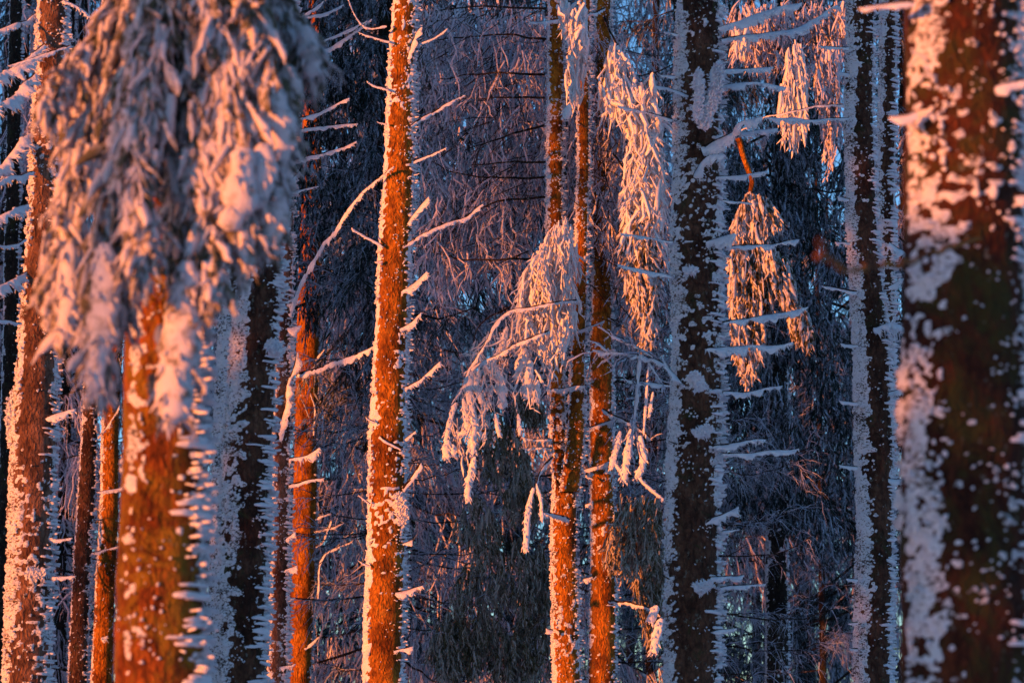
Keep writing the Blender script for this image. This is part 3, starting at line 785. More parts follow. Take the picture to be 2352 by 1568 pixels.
# ---- the bright orange trunk
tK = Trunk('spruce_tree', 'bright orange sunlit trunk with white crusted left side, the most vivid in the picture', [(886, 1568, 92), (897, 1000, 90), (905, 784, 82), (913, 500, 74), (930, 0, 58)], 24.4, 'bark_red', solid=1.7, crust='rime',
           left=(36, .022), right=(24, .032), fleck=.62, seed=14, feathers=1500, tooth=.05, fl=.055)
T = tK.tree
for i, (p, w, r, kw) in enumerate([
        ([(895, 97), (855, 86), (822, 77)], 6, 4, {}), ([(888, 60), (850, 62), (820, 40), (800, 0)], 6, 5, {}), ([(892, 207), (865, 198), (842, 185)], 5, 6, {}), ([(880, 567), (845, 545), (807, 525)], 8, 7, {}), ([(878, 600), (860, 602)], 5, 8, {}), ([(888, 285), (865, 280)], 4, 4, {}),
        ([(935, 137), (955, 78), (968, 62)], 9, 12, dict(grow=(.7, -.6, -.2))), ([(958, 106), (1000, 85), (1028, 65)], 5, 3, {}), ([(942, 292), (987, 260), (1067, 215)], 8, 7, dict(dd=.3)), ([(950, 372), (985, 358), (1027, 340)], 7, 5, {}),
        ([(937, 517), (962, 480), (985, 453)], 8, 12, {}), ([(925, 567), (1000, 525), (1060, 502), (1112, 470)], 8, 8, dict(dd=.3)), ([(922, 672), (950, 650), (983, 624)], 8, 14, {}), ([(918, 757), (945, 742), (968, 719)], 8, 16, {}),
        ([(930, 892), (970, 868), (1013, 829)], 8, 14, {}), ([(925, 1126), (945, 1100), (968, 1062)], 12, 8, dict(grow=(.8, -.5, 0), tipw=.8)), ([(860, 970), (840, 958)], 6, 6, {}), ([(850, 1157), (822, 1135)], 5, 3, {}), ([(848, 1300), (822, 1286)], 5, 3, {}),
        ([(908, 1362), (940, 1355), (972, 1345)], 7, 14, {}), ([(905, 1496), (950, 1485)], 7, 12, {}), ([(925, 1250), (948, 1240)], 6, 10, {}), ([(930, 1010), (955, 990)], 6, 10, {}), ([(872, 1003), (900, 1020), (922, 1032)], 8, 3, dict(dd=-.02))]):
    branch(T, p, 24.25, w * .8, r * .75, seed=120 + i, **kw)
plate(T, [(912, 1134), (922, 1170), (920, 1205)], 24.18, 28, .04, 8)

# ---- the forked trunk and its neighbour
tL = Trunk('spruce_tree', 'forked orange-brown trunk with two stems joining low down, right of centre', [(1303, 1568, 68), (1300, 1300, 66), (1300, 1100, 62), (1282, 1000, 40), (1282, 784, 38), (1276, 500, 40), (1275, 150, 40), (1275, 0, 38)], 27.0, 'bark_red',
           left=(54, .018), right=(26, .03), fleck=.92, seed=15, feathers=1200, NA=40, CA=72, cz=.015, tooth=.05)
Trunk(None, None, [(1310, 1130, 50), (1322, 1000, 42), (1328, 784, 34), (1336, 500, 30), (1342, 150, 26), (1346, 0, 24)], 26.85, 'bark_red', left=(42, .018), right=(22, .03), fleck=.5, seed=16, feathers=700, NA=32, CA=64, cz=.015,
      tree=tL.tree, extend=False, part='stem')
T = tL.tree
for i, (p, w, r, kw) in enumerate([
        ([(1268, 1009), (1230, 1008), (1199, 1004)], 5, 6, {}), ([(1268, 1028), (1235, 1030), (1202, 1031)], 4, 5, {}), ([(1304, 1192), (1275, 1180), (1239, 1180)], 8, 10, dict(dd=-.3)), ([(1344, 1160), (1358, 1154)], 6, 8, {}),
        ([(1290, 46), (1250, 50), (1214, 52)], 5, 8, {}), ([(1340, 1330), (1362, 1325)], 6, 10, {}), ([(1270, 1448), (1254, 1443)], 6, 6, {}), ([(1265, 895), (1300, 890), (1345, 888)], 5, 8, dict(dd=-.3)),
        ([(1332, 700), (1310, 685), (1285, 680)], 4, 8, dict(dd=-.4)), ([(1325, 760), (1365, 745), (1390, 735)], 5, 8, {})]):
    branch(T, p, 26.8, w, r, seed=150 + i, **kw)
# long dark limbs reaching left behind the orange trunk
for i, p in enumerate([[(1252, 172), (1112, 170), (992, 185)], [(1252, 225), (1112, 225), (1052, 230)], [(1254, 287), (1137, 320), (1062, 350)], [(1254, 372), (1150, 375), (1080, 378)], [(1254, 407), (1162, 410), (1047, 395), (987, 370)],
                       [(1254, 452), (1142, 465), (1062, 500), (962, 530)], [(1254, 595), (1062, 595), (972, 570)], [(1254, 90), (1130, 80), (1000, 95)], [(1254, 20), (1120, 15), (980, 30)], [(1262, 690), (1180, 700), (1110, 740), (1080, 800)]]):
    branch(T, p, 27.1, 6, 0, seed=170 + i, dd=.4, name='limb')
tM = Trunk('spruce_tree', 'straight trunk glowing orange low down, just right of the forked trunk', [(1385, 1568, 68), (1384, 1200, 60), (1384, 784, 54), (1384, 500, 44), (1385, 0, 36)], 27.7, 'bark_red',
           left=(22, .018), right=(22, .026), fleck=.6, seed=17, feathers=1000, NA=36, CA=68, cz=.016, tooth=.05)
T = tM.tree
for i, (p, w, r) in enumerate([([(1354, 982), (1390, 970), (1426, 958)], 5, 8), ([(1340, 1080), (1370, 1072), (1398, 1060)], 6, 9), ([(1362, 1100), (1345, 1090)], 4, 5)]):
    branch(T, p, 27.5, w, r, seed=190 + i)

# ---- the tall shaded trunk right of the middle
tN = Trunk('spruce_tree', 'tall shaded brown trunk with comb of bluish rime and many stub branches, right of centre', [(1591, 1568, 130), (1600, 1000, 128), (1602, 784, 124), (1606, 400, 116), (1609, 0, 108)], 20.2, 'bark_brown',
           left=(46, .022), right=(28, .038), fleck=.42, seed=18, feathers=1800, tooth=.055, fl=.06, CA=96)
T = tN.tree
for i, (p, w, r, kw) in enumerate([
        ([(1649, 66), (1729, 36), (1844, 10)], 6, 18, {}), ([(1654, 91), (1754, 78), (1829, 65), (1924, 14)], 6, 16, dict(dd=.4)), ([(1660, 163), (1714, 158), (1776, 154)], 6, 12, {}), ([(1648, 199), (1714, 190), (1809, 202)], 4, 15, {}),
        ([(1612, 342), (1679, 312), (1696, 286), (1749, 270)], 12, 26, dict(dd=-.2)), ([(1690, 306), (1740, 300), (1789, 297)], 5, 14, {}), ([(1595, 406), (1624, 362), (1668, 355)], 10, 26, dict(dd=-.2)), ([(1644, 408), (1700, 404), (1759, 398)], 6, 12, {}),
        ([(1660, 460), (1731, 467)], 5, 3, {}), ([(1624, 556), (1660, 545), (1689, 537)], 9, 24, dict(dd=-.15)), ([(1665, 570), (1750, 562), (1839, 552)], 7, 9, {}), ([(1660, 741), (1760, 722), (1854, 707)], 6, 12, dict(dd=.2)),
        ([(1545, 276), (1480, 258), (1419, 245)], 5, 9, {}), ([(1545, 556), (1480, 545), (1424, 537)], 4, 8, {}), ([(1542, 636), (1480, 618), (1419, 604)], 5, 9, {}), ([(1580, 220), (1545, 208), (1504, 198)], 5, 8, dict(dd=-.1)), ([(1556, 80), (1524, 74)], 5, 8, {}),
        ([(1550, 175), (1516, 174)], 4, 6, {}), ([(1620, 801), (1720, 797), (1819, 789)], 7, 18, {}), ([(1655, 893), (1624, 900)], 8, 18, {}), ([(1660, 902), (1730, 896), (1797, 884)], 6, 10, {}), ([(1628, 1026), (1690, 1016), (1761, 1011)], 8, 13, {}),
        ([(1660, 1041), (1750, 1040), (1836, 1029)], 5, 9, {}), ([(1620, 1200), (1660, 1184), (1699, 1166)], 9, 18, {}), ([(1660, 1219), (1699, 1215)], 4, 6, {}), ([(1632, 1327), (1670, 1323), (1709, 1321)], 7, 10, {}), ([(1655, 1349), (1759, 1344)], 5, 9, {}),
        ([(1637, 1449), (1694, 1444)], 6, 10, {}), ([(1555, 1020), (1532, 1010)], 4, 0, {}), ([(1538, 1330), (1514, 1316)], 4, 0, {}), ([(1565, 880), (1535, 840), (1520, 815)], 6, 10, {})]):
    branch(T, p, 20.05, w, r, seed=200 + i, **kw)
plate(T, [(1602, 165), (1604, 215), (1600, 275)], 19.86, 26, .035, 2)
plate(T, [(1648, 148), (1640, 215), (1612, 296)], 19.9, 34, .045, 3)
plate(T, [(1588, 858), (1602, 878), (1612, 896)], 19.84, 32, .03, 4)
plate(T, [(1596, 1000), (1612, 990), (1630, 986)], 19.84, 22, .035, 5)
plate(T, [(1598, 1356), (1614, 1346), (1632, 1342)], 19.84, 22, .035, 6)
plate(T, [(1572, 626), (1584, 622), (1598, 621)], 19.84, 12, .03, 7)

# ---- slim white-sided trunk and the stem beside it
tO = Trunk('spruce_tree', 'slim dark trunk with smooth white left side, between shaded trunk and big right trunk', [(2008, 1568, 88), (2009, 1000, 88), (2004, 784, 86), (1985, 560, 76), (1976, 280, 72), (1980, 0, 68)], 23.4, 'bark_brown',
           left=(70, .026), right=(36, .034), fleck=.32, seed=19, feathers=1400, tooth=.05, fl=.05)
tP = Trunk('spruce_tree', 'thin rime-edged trunk half hidden behind the slim white-sided trunk', [(2030, 1568, 46), (2034, 1000, 46), (2036, 560, 44), (2038, 280, 42), (2040, 0, 40)], 25.0, 'bark_brown',
           left=(70, .02), right=(70, .03), fleck=.5, seed=20, feathers=700, NA=28, CA=56, cz=.018, dz=.05)
T = tO.tree
for i, (p, w, r, kw) in enumerate([
        ([(1948, 273), (1850, 274), (1754, 271)], 5, 12, dict(dd=-.3)), ([(1950, 458), (1923, 452)], 5, 8, {}), ([(1952, 560), (1918, 557)], 5, 7, {}), ([(1968, 672), (1930, 664), (1888, 657)], 8, 6, {}), ([(1950, 172), (1926, 166)], 6, 10, {}), ([(1950, 110), (1880, 108)], 5, 6, {}),
        ([(1970, 794), (1930, 788)], 5, 7, {}), ([(1970, 926), (1928, 919)], 5, 6, {}), ([(1970, 1074), (1928, 1069)], 6, 7, {}), ([(1970, 1331), (1943, 1328)], 5, 6, {}), ([(1970, 1429), (1948, 1432)], 5, 7, {}), ([(1970, 1490), (1950, 1488)], 5, 6, {}),
        ([(2040, 903), (2075, 893)], 6, 14, {}), ([(2040, 560), (2075, 580), (2090, 600)], 9, 20, {}), ([(2040, 1005), (2080, 990)], 6, 6, {}), ([(2040, 1100), (2076, 1100)], 5, 9, {}), ([(2005, 755), (2050, 745), (2080, 760)], 9, 26, {}), ([(2040, 660), (2078, 640)], 5, 10, {})]):
    branch(T, p, 23.2, w, r, seed=240 + i, **kw)

# ---- the big trunk at the right edge
tQ = Trunk('spruce_tree', 'big blurred red-brown trunk in the right foreground, pink snow down its left side', [(2226, 1568, 318), (2228, 1000, 314), (2230, 500, 306), (2232, 0, 298)], 9.6, 'bark_wine',
           left=(56, .012), lb=-22, ns=1.1, solid=.38, lf=.4, right=(32, .034), fleck=.50, seed=21, feathers=1700, NA=60, dz=.026, CA=136, cz=.0115, tooth=.06, fl=.045, fw=.022, H=16)
T = tQ.tree
branch(T, [(2100, 8), (2030, 12), (1972, 18)], 9.4, 16, 12, seed=1)
branch(T, [(2105, 262), (2075, 268), (2043, 273)], 9.4, 16, 14, seed=2)
branch(T, [(2285, 205), (2330, 195), (2380, 182)], 9.3, 22, 18, seed=3)
branch(T, [(2330, 455), (2380, 445)], 9.3, 22, 20, seed=4)
# far-forward twig, out of focus
br = branch(T, [(2250, 548), (2180, 566), (2085, 600), (1975, 612), (1905, 606), (1872, 560)], 9.3, 11, 0, seed=5, dd=-4.2, name='twig', mat='bark_red', tipw=.8)

# ---- dark trunk under the fir, and one low by the middle
tR_ = Trunk('fir_tree', 'dark frosted fir whose trunk shows low between shaded trunk and white-sided trunk', [(1786, 1568, 56), (1788, 1200, 52), (1792, 600, 44), (1796, 0, 34)], 35.5, 'bark_dark',
           left=(25, .014), right=(25, .022), fleck=.35, seed=22, feathers=500, NA=28, CA=56, cz=.02, dz=.05)
tS = Trunk('spruce_tree', 'thin dark trunk low behind, left of the tall shaded trunk', [(1497, 1568, 26), (1500, 1000, 24), (1506, 300, 20), (1508, 0, 18)], 41, 'bark_dark',
           left=(10, .01), right=(10, .015), fleck=.2, seed=23, feathers=200, NA=24, CA=40, cz=.03, dz=.06)

# ================================================================== BOUGHS
# ---- the great frosted bough in the left foreground: limbs falling from above, each carrying hanging shoots
def great_bough():
    T = tF.tree; rng = np.random.default_rng(77)
    Ls = [([(390, -170), (270, 20), (165, 140), (105, 225)], 10.6, -.3, 190, 75), ([(400, -170), (300, 90), (195, 320), (140, 560), (150, 745)], 10.5, -.2, 420, 105),
          ([(420, -170), (340, 150), (265, 420), (232, 640), (222, 850)], 10.2, -.2, 470, 105), ([(430, -170), (425, 200), (405, 450), (420, 690), (402, 900)], 10.3, -.3, 500, 120),
          ([(450, -170), (500, 60), (540, 260), (565, 430), (555, 560)], 10.1, -.2, 420, 115), ([(470, -170), (590, -40), (670, 50), (715, 140)], 10.6, -.1, 300, 105),
          ([(470, -170), (600, 120), (640, 260), (640, 380), (620, 500)], 10.1, -.1, 380, 100), ([(430, -170), (465, 220), (480, 480), (490, 640)], 10.2, -.4, 450, 110), ([(400, -170), (330, 230), (320, 460), (320, 600)], 10.1, -.4, 430, 110),
          ([(400, -170), (260, 120), (190, 250), (170, 420)], 10.7, 0, 260, 80), ([(440, -170), (400, 60), (360, 280), (300, 520), (280, 700)], 10.4, -.3, 420, 100)]
    D = 10.4
    for k, (pts, d0, dd, n, sp) in enumerate(Ls):
        P = [at(x, y, d0 + dd * i / (len(pts) - 1)) for i, (x, y) in enumerate(pts)]
        p, L = resample(P, .03); t = np.linspace(0, 1, len(p))
        mb = MB(); tubes(mb, p[None], (.014 * (1 - .75 * t))[None], 6); lo = T.put(mb, 'limb', 'twig')
        mb = MB(); u = size(1, D); n = int(n * .8)
        i = rng.integers(0, len(p), n); tt = i / len(p)
        Tn = norm(np.gradient(p, axis=0))[i]
        root = p[i] + rng.normal(0, 1, (n, 3)) * (u * sp * .28) * np.array([1, .8, .5]) * (1 - .65 * tt)[:, None]
        d = Tn * .5 + np.array([0, 0, -.75]) + rng.normal(0, .38, (n, 3))
        Pb = blades(mb, rng, root, d, u * rng.uniform(50, 150, n) * (1 - .3 * tt), u * rng.uniform(10, 32, n), 6, 4, .2, .05, .6, 'strand', .5)
        J = n * 6; j = rng.integers(0, n, J); rs, Ts = pick(Pb, j, rng.uniform(0, .95, J))
        ds = Ts * .8 + norm(rng.normal(0, 1, (J, 3))) * .75 + np.array([0, 0, -.25])
        blades(mb, rng, rs, ds, u * rng.uniform(14, 40, J), u * rng.uniform(3.5, 8.5, J), 3, 3, .2, .1, .6, 'leaf', .3)
        T.put(mb, 'foliage', 'frost_bough', lo, 'stuff')
    for q, (pts, w, dep) in enumerate([([(240, 560), (244, 700), (226, 810), (212, 900)], 58, -.6), ([(430, 600), (420, 740), (404, 870), (400, 975)], 76, -.6), ([(455, 600), (450, 700), (430, 800)], 50, -.3), ([(160, 560), (158, 680), (150, 780)], 42, -.2),
                                  ([(560, 340), (552, 440), (520, 530)], 70, -.55), ([(605, 330), (600, 420), (570, 480)], 56, -.5), ([(640, 430), (632, 520), (610, 600)], 42, -.45), ([(320, 560), (318, 620), (300, 700)], 36, -.3), ([(620, 200), (640, 300), (645, 380)], 60, -.4),
                                  ([(540, 480), (560, 560), (555, 640)], 44, -.5), ([(470, 560), (480, 640), (470, 720)], 44, -.35), ([(700, 60), (712, 120), (715, 180)], 40, 0)]):
        finger(T, pts, D + dep, w * 1.05, seed=q, mat='frost_bough')
great_bough()

# ---- boughs of the forked tree: curtain, plume and fingers
T = tL.tree
hang(T, [(955, 0), (1260, 0), (1256, 300), (1250, 520), (1180, 640), (1080, 640), (1000, 690), (960, 560), (965, 300)], 28.2, 1.8, 1200, (30, 110), (3, 10), 'frost_strand', 301, tipin=.45, shoots=5, sL=(12, 50), sW=(2.5, 6), spread=.5, wig=.11)
hang(T, [(955, 0), (1256, 0), (1250, 560), (1080, 660), (960, 600)], 27.8, 1.6, 260, (50, 170), (2, 4), 'twig', 305, base=(-.8, .4), spread=.5, wig=.06, prof='taper', name='twigs')
hang(T, [(1300, 40), (1420, 60), (1480, 200), (1540, 420), (1530, 700), (1440, 720), (1380, 560), (1300, 470)], 27.8, 1.5, 800, (30, 110), (3, 10), 'frost_strand', 302, tipin=.45, shoots=5, sL=(12, 50), sW=(2.5, 6), spread=.5, wig=.11)
hang(T, [(1300, 40), (1480, 200), (1540, 420), (1530, 780), (1400, 800), (1300, 470)], 27.2, 1.2, 220, (50, 150), (2, 4), 'twig', 306, base=(.6, .5), spread=.6, wig=.06, prof='taper', name='twigs')
hang(T, [(1296, 482), (1318, 520), (1330, 572), (1312, 640), (1334, 690), (1300, 800), (1255, 790), (1200, 760), (1178, 690), (1200, 620), (1250, 545)], 26.1, .55, 420, (25, 95), (4, 13), 'frost_heavy', 303, tipin=.45, apex=(1298, 440), spread=.34, shoots=4, sL=(10, 28), sW=(3, 8), wig=.11)
hang(T, [(1272, 0), (1345, 0), (1350, 80), (1330, 130), (1300, 100), (1280, 60)], 25.6, .4, 60, (25, 60), (10, 18), 'frost_heavy', 304, shoots=2)
branch(T, [(1330, 690), (1250, 700), (1160, 722), (1095, 820), (1040, 930)], 25.8, 6, 6, seed=31, dd=-.2, name='limb')
branch(T, [(1262, 760), (1190, 790), (1130, 822), (1064, 858)], 25.7, 6, 9, seed=32, name='limb')
for q, (pts, w) in enumerate([([(1102, 849), (1094, 884), (1108, 928)], 15), ([(1128, 829), (1150, 880), (1155, 940)], 20), ([(1208, 800), (1196, 838), (1186, 872)], 20), ([(1218, 828), (1212, 874), (1210, 918)], 22), ([(1234, 872), (1232, 925)], 14),
                              ([(1086, 832), (1078, 905), (1086, 958)], 16), ([(1048, 924), (1036, 958), (1022, 1020)], 12), ([(1064, 915), (1072, 985), (1052, 1000)], 14), ([(1078, 915), (1088, 975), (1085, 1045)], 17), ([(1091, 1048), (1078, 1104), (1073, 1156)], 15),
                              ([(1137, 950), (1148, 1004)], 10), ([(1030, 1010), (1024, 1036), (1030, 1056)], 18), ([(1040, 1020), (1042, 1050)], 14), ([(1165, 750), (1150, 800), (1128, 832)], 14), ([(1265, 690), (1268, 750), (1275, 800)], 24), ([(1300, 720), (1296, 770), (1284, 806)], 18),
                              ([(1225, 1120), (1212, 1180), (1208, 1270)], 13), ([(1232, 1110), (1242, 1150), (1246, 1200)], 8), ([(1190, 950), (1195, 1000)], 9)]):
    finger(T, pts, 26.0, w, seed=q + 20)
hang(T, [(1070, 800), (1160, 720), (1250, 700), (1310, 760), (1260, 900), (1190, 930), (1100, 900)], 26.15, .5, 75, (25, 85), (3, 9), 'frost_heavy', 307, tipin=.45, spread=.6, shoots=3, sL=(12, 34), sW=(3, 6), wig=.12)
hang(T, [(1030, 900), (1080, 860), (1140, 900), (1130, 1010), (1090, 1090), (1040, 1050)], 26.2, .4, 28, (25, 70), (3, 8), 'frost_heavy', 308, tipin=.45, spread=.5, shoots=3, sL=(12, 30), sW=(3, 6), wig=.12)
branch(T, [(1268, 1050), (1245, 1075), (1226, 1125)], 26.8, 5, 4, seed=36, dd=-.7, name='limb')
# ---- sunlit column of long snowy shoots right of it
T = tM.tree
branch(T, [(1388, 40), (1410, 90), (1450, 170), (1490, 300), (1500, 480)], 27.4, 5, 3, seed=33, dd=-1.6, name='limb')
branch(T, [(1388, 330), (1440, 400), (1470, 520), (1490, 680)], 27.4, 5, 3, seed=34, dd=-1.6, name='limb')
hang(T, [(1400, 80), (1440, 120), (1468, 190), (1500, 160), (1522, 240), (1515, 380), (1470, 330), (1430, 260), (1370, 230)], 25.8, .3, 190, (40, 110), (6, 18), 'frost_heavy', 311, tipin=.45, spread=.45, shoots=3, wig=.1)
hang(T, [(1440, 260), (1520, 300), (1530, 480), (1520, 560), (1470, 600), (1430, 480)], 25.8, .3, 200, (30, 95), (5, 14), 'frost_heavy', 312, tipin=.45, spread=.5, shoots=3, wig=.1)
hang(T, [(1425, 500), (1500, 480), (1515, 600), (1500, 770), (1478, 800), (1460, 690), (1430, 640)], 25.8, .3, 320, (30, 70), (7, 15), 'frost_needle', 313, tipin=.45, shoots=5, sL=(10, 22), sW=(5, 9))
hang(T, [(1300, 80), (1345, 50), (1350, 140), (1330, 260), (1300, 240)], 25.9, .4, 70, (30, 70), (9, 18), 'frost_heavy', 314, shoots=2)
for q, (pts, w) in enumerate([([(1330, 45), (1322, 72), (1313, 90)], 18), ([(1334, 45), (1342, 85), (1338, 122)], 20), ([(1410, 190), (1420, 210), (1412, 232)], 20), ([(1308, 240), (1298, 275)], 16)]):
    finger(T, pts, 25.7, w, seed=q + 50)
branch(T, [(1385, 940), (1425, 962), (1470, 985), (1500, 1010)], 27.4, 6, 6, seed=37, dd=-.6, name='limb', bushy=10)
branch(T, [(1400, 1380), (1460, 1385), (1520, 1415)], 27.5, 5, 5, seed=38, dd=-1.4, name='limb')
branch(T, [(1388, 20), (1360, 30), (1330, 44)], 27.4, 5, 4, seed=39, dd=-1.6, name='limb')
# twig cluster in front of its right side
for i, (p, w, r) in enumerate([([(1545, 870), (1520, 830), (1450, 812), (1360, 800)], 6, 9), ([(1540, 885), (1490, 880), (1430, 870)], 5, 8), ([(1470, 815), (1462, 880), (1455, 990)], 9, 9), ([(1480, 815), (1500, 850), (1520, 880)], 6, 8), ([(1400, 812), (1380, 790), (1350, 780)], 4, 7), ([(1500, 820), (1470, 800), (1400, 770)], 4, 6)]):
    branch(tN.tree, p, 23.5, w, r, seed=330 + i, bushy=14, name='branch')
for q, (pts, w) in enumerate([([(1425, 990), (1412, 1040), (1402, 1080)], 26), ([(1450, 985), (1440, 1050), (1432, 1110)], 34), ([(1470, 1000), (1478, 1060), (1460, 1100)], 30), ([(1400, 1050), (1420, 1075), (1432, 1095)], 16), ([(1460, 1090), (1490, 1120), (1525, 1150)], 14), ([(1490, 830), (1484, 920), (1478, 1000)], 12), ([(1500, 900), (1490, 960)], 14)]):
    finger(tM.tree, pts, 26.75, w * .5, seed=q + 60)
hang(T, [(1420, 1130), (1510, 1140), (1525, 1220), (1500, 1300), (1440, 1330), (1390, 1310), (1380, 1260), (1410, 1200)], 26.6, .7, 330, (25, 60), (5, 11), 'frost_brown', 315, apex=(1520, 1080), shoots=4, sL=(9, 24), sW=(4, 8))
hang(T, [(1440, 1300), (1525, 1250), (1530, 1400), (1520, 1480), (1495, 1500), (1470, 1420)], 28.5, .6, 200, (30, 70), (5, 11), 'frost_brown', 316, shoots=5, sL=(9, 22), sW=(4, 7))
for q, (pts, w) in enumerate([([(1520, 1420), (1508, 1460), (1502, 1500)], 22), ([(1510, 1390), (1490, 1430)], 18)]):
    finger(tM.tree, pts, 26.0, w, seed=q + 80)

# ---- brown drooping boughs below the fingers
tT = stand(1296, 31.5, 'twig_a', 'frosted spruce with drooping brown-green boughs low behind the snowy fingers', r0=.10, sc=.75)
class Wrap:
    def __init__(s, o): s.o = o; s.base = np.array(o.location)
    def put(s, mb, name, mat, parent=None, kind=None, smooth=True):
        sc = s.o.scale[0]; mb.v = [(v - s.base) / sc for v in mb.v]
        c, n = math.cos(-s.o.rotation_euler[2]), math.sin(-s.o.rotation_euler[2])
        mb.v = [np.stack([v[:, 0] * c - v[:, 1] * n, v[:, 0] * n + v[:, 1] * c, v[:, 2]], -1) for v in mb.v]
        return mb.build(name, mat, parent if parent is not None else s.o, kind, smooth)
W_ = Wrap(tT)
tents(W_, [(1150, 950, 150, 190), (1095, 1130, 110, 170), (1205, 1050, 110, 170), (1100, 1255, 150, 190), (1050, 1370, 150, 190), (1190, 1215, 130, 200), (1120, 1400, 140, 180), (1225, 1370, 110, 200), (1015, 1440, 100, 130), (1180, 1440, 120, 150), (1215, 870, 80, 120), (1240, 1240, 80, 160)],
      30.2, .5, 100, 'frost_brown', 34, jit=.5, L=(22, 55), W=(4, 10))

# ---- right: tented bough lit orange, its stem, and the leafy curtain above
T = tP.tree
branch(T, [(2036, 250), (1900, 240), (1760, 270), (1700, 300)], 25.0, 4, 4, seed=41, dd=.7, name='limb')
branch(T, [(1696, 318), (1712, 368), (1728, 412), (1722, 445)], 25.7, 14, 0, seed=42, name='limb', mat='bark_red', tipw=.8)
hang(T, [(1718, 438), (1762, 450), (1790, 490), (1815, 528), (1792, 520), (1775, 540), (1745, 560), (1690, 560), (1672, 540), (1690, 490)], 25.7, .4, 330, (25, 60), (8, 15), 'frost_needle', 321, apex=(1722, 400), spread=.2, shoots=4, sL=(10, 24), sW=(5, 10))
hang(T, [(1675, 545), (1760, 540), (1800, 580), (1830, 640), (1842, 720), (1815, 735), (1780, 700), (1745, 745), (1680, 740), (1668, 640)], 25.7, .4, 420, (30, 75), (8, 15), 'frost_needle', 322, apex=(1722, 420), spread=.2, shoots=4, sL=(10, 24), sW=(5, 10))
hang(T, [(1672, 720), (1750, 720), (1760, 780), (1748, 840), (1716, 890), (1690, 830)], 25.7, .4, 170, (30, 70), (8, 16), 'frost_needle', 323, spread=.15, shoots=5, sL=(10, 22), sW=(5, 9))
hang(T, [(1800, 700), (1850, 700), (1885, 800), (1850, 800), (1820, 780)], 25.7, .4, 110, (25, 60), (8, 15), 'frost_needle', 324, spread=.15, shoots=5, sL=(10, 22), sW=(5, 9))
hang(T, [(1680, 0), (1945, 0), (1940, 120), (1900, 160), (1800, 140), (1690, 120)], 27.0, .9, 420, (35, 90), (4, 10), 'frost_strand', 325, tipin=.45, shoots=4, sL=(12, 40), sW=(3, 7))
hang(T, [(1812, 90), (1840, 90), (1862, 250), (1850, 310), (1800, 315), (1786, 250)], 25.8, .3, 100, (30, 75), (6, 13), 'frost_heavy', 326, tipin=.45, apex=(1825, 60), spread=.12, shoots=2)
hang(T, [(1870, 90), (1930, 90), (1935, 300), (1910, 375), (1890, 340), (1875, 230)], 25.9, .3, 120, (30, 80), (5, 12), 'frost_strand', 327, tipin=.45, spread=.15, shoots=3)
hang(T, [(1680, 60), (1720, 50), (1718, 130), (1690, 135)], 25.9, .3, 30, (25, 55), (9, 15), 'frost_heavy', 328)

# ================================================================== TREES BEHIND, each a whole tree
BG = [
    (1792, 35.4, 'fir_a', None, 0),
]
rt = np.random.default_rng(8)
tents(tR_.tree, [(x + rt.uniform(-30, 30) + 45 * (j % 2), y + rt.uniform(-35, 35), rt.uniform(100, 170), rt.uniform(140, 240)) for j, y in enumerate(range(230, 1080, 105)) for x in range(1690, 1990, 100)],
      34.0, .7, 70, 'frost_fir', 36, jit=.8, L=(24, 70), W=(3, 8))
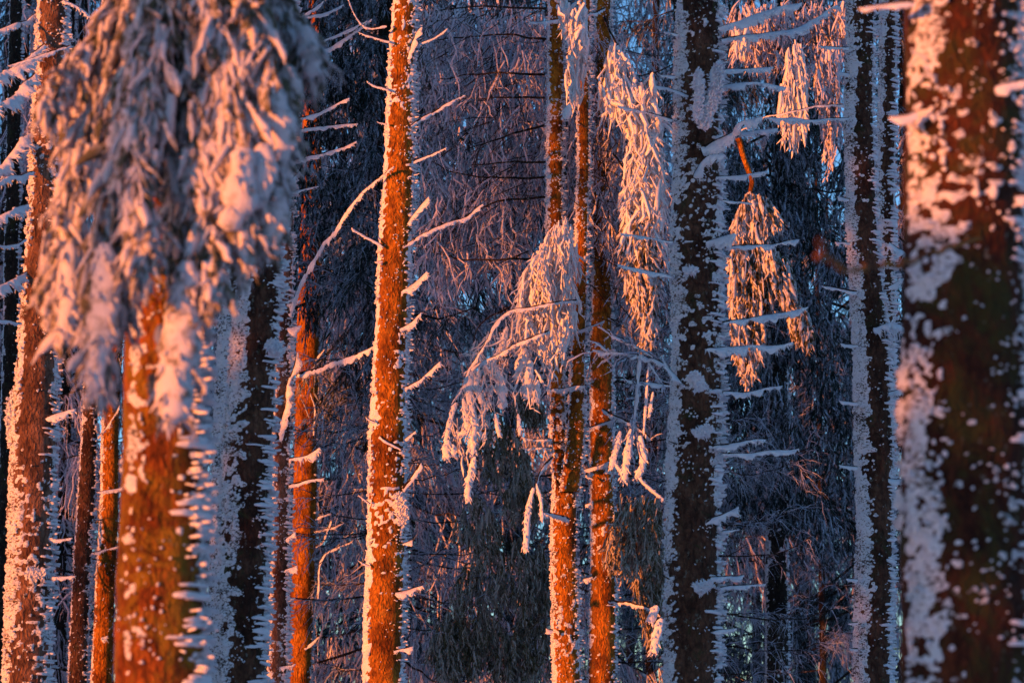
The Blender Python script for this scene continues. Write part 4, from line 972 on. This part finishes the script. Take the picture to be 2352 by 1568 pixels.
# crown of the dark fir (its trunk is built above)
for nm, me in (('limbs', PROTO['fir_b'][0]), ('foliage', PROTO['fir_b'][1])):
    o = bpy.data.objects.new(nm, me); COL.objects.link(o); o.parent = tR_.tree.o; o['kind'] = 'stuff'; o.scale = (1, 1, 1); o.rotation_euler = (0, 0, 1.0); o.location = (0, 0, 3.2)
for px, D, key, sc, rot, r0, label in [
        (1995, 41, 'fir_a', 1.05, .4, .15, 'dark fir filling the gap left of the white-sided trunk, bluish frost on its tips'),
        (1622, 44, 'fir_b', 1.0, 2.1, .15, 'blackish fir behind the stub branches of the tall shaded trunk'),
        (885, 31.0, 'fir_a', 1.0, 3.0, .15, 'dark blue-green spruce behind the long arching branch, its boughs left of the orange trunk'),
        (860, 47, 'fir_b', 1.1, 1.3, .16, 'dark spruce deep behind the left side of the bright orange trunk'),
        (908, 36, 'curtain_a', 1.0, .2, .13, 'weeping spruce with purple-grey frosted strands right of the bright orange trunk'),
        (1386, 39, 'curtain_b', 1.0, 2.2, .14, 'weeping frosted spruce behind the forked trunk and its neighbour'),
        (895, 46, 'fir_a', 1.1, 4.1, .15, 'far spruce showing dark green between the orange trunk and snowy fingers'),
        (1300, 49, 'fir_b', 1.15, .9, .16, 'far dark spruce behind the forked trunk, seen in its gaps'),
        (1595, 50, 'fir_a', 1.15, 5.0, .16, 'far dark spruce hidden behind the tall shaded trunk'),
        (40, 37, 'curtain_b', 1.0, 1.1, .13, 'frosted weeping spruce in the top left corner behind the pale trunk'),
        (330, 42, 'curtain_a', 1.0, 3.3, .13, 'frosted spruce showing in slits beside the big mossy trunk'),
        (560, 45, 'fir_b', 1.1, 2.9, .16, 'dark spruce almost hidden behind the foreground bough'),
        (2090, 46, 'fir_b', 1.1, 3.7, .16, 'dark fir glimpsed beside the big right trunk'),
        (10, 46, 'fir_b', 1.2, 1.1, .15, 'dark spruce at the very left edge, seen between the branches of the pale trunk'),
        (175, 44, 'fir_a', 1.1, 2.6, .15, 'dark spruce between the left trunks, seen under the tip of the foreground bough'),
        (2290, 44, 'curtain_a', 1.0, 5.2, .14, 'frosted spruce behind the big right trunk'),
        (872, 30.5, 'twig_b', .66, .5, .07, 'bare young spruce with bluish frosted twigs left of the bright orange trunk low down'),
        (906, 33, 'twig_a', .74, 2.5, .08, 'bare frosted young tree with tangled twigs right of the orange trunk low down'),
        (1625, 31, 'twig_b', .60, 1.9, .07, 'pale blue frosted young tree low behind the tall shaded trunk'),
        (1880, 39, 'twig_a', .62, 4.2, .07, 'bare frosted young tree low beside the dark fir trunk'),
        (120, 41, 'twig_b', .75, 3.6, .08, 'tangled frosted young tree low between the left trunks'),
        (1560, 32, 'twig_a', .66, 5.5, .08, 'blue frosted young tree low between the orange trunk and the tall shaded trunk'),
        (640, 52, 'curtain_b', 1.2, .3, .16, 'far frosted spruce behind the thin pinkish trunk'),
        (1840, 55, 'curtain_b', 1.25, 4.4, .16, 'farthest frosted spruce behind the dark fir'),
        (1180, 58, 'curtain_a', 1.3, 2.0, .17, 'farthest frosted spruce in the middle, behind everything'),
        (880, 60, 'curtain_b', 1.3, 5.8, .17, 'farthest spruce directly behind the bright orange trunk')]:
    t_ = stand(px, D, key, label, name='fir_tree' if key.startswith('fir') else ('young_tree' if key.startswith('twig') else 'spruce_tree'), r0=r0, rot=rot, sc=sc)
    if px == 885 and D == 31.0:                                        # this one is bare-stemmed below
        for c in t_.children:
            if not c.name.startswith('trunk'): c.location.z = 5.0
        rt = np.random.default_rng(9)
        tents(Wrap(t_), [(x + rt.uniform(-25, 25), y + rt.uniform(-35, 35), rt.uniform(90, 150), rt.uniform(130, 220)) for y in range(-60, 560, 100) for x in (700, 770, 840)], 30.6, .7, 55, 'frost_fir', 37, jit=.6, L=(24, 70), W=(3, 8))

# ---- unseen grove left of the picture, each tree added where its shade is wanted
def u_of(x, y): return x * math.cos(SUN_AZ) - y * math.sin(SUN_AZ)
def shade(u, y, w, rot, key='dense', h=1.0, lift=0.0):
    x = (u + y * math.sin(SUN_AZ)) / math.cos(SUN_AZ)
    o = stand(0, 0, key, 'spruce of the grove left of the picture, unseen, added to cast shade', xy=(x, y), rot=rot, r0=.15, group='grove added for its shade')
    o.scale = (w, w, h)
    if lift:                                             # bare-stemmed below, crown high up
        for c in o.children:
            if not c.name.startswith('trunk'): c.location.z = lift
for k, (u, y, w) in enumerate([
        (-17.0, 12, .36), (-16.6, 10, .62), (-15.4, 5, .85), (-14.6, 9, .7), (-14.0, 3, .7),
        (-21.75, 20, .30), (-22.4, 15, .55), (-23.4, 13, .8), (-24.6, 19, .85), (-25.3, 13, .38), (-23.0, 8, .7), (-24.0, 6, .7),
        (-28.4, 16, .55), (-29.4, 21, .42), (-31.8, 18, .65), (-33.2, 12, .8), (-34.6, 17, .9), (-36.2, 20, .95), (-37.8, 14, 1.0), (-39.4, 19, 1.0), (-41.0, 21, 1.0),
        (-42.8, 16, 1.1), (-45.0, 22, 1.1), (-47.2, 17, 1.1), (-49.4, 22, 1.1), (-51.6, 18, 1.1), (-53.8, 22, 1.1)]):
    shade(u, y, w, k * 1.3)

shade(-20.72, 16, .40, .5, lift=6.6)                       # tall one, bare below, crown added to darken the upper forked trunk
shade(-8.54, 1, .10, .3)  # thin one added to shade the middle of the foreground bough
for u, y, r in ((-9.70, 3, .13),):      # bare-stemmed spruce, crown above the sun's path, added to shade the mossy trunk's edge
    shade(u, y, .6, u, lift=9.0)
shade(-6.35, -1, .36, 2.0, 'dense', .225)                 # a sapling, added to shade the lower part of the big right trunk

# ---- the wood goes on behind: too far and too dark to tell tree from tree
wood = empty('distant_wood', (0, 70, 0), 'dark blue far wood closing the gaps between the trunks', 'wood'); wood['kind'] = 'stuff'
rw = np.random.default_rng(5)
for i in range(27):
    x = -17 + i * 1.31 + rw.uniform(-.6, .6); y = rw.uniform(58, 82)
    wm, fm, H = PROTO[('fir_a', 'fir_b')[i % 2]]
    for nm, me in (('tree_trunk', plain_trunk_mesh(.16, H)), ('tree_crown', fm)):
        o = bpy.data.objects.new(nm, me); COL.objects.link(o); o.parent = wood; o.location = (x, y - 70, 0); o.rotation_euler = (0, 0, i * 1.7); k = rw.uniform(.72, .92); o.scale = (k, k, k * 1.1)
        o['kind'] = 'stuff'
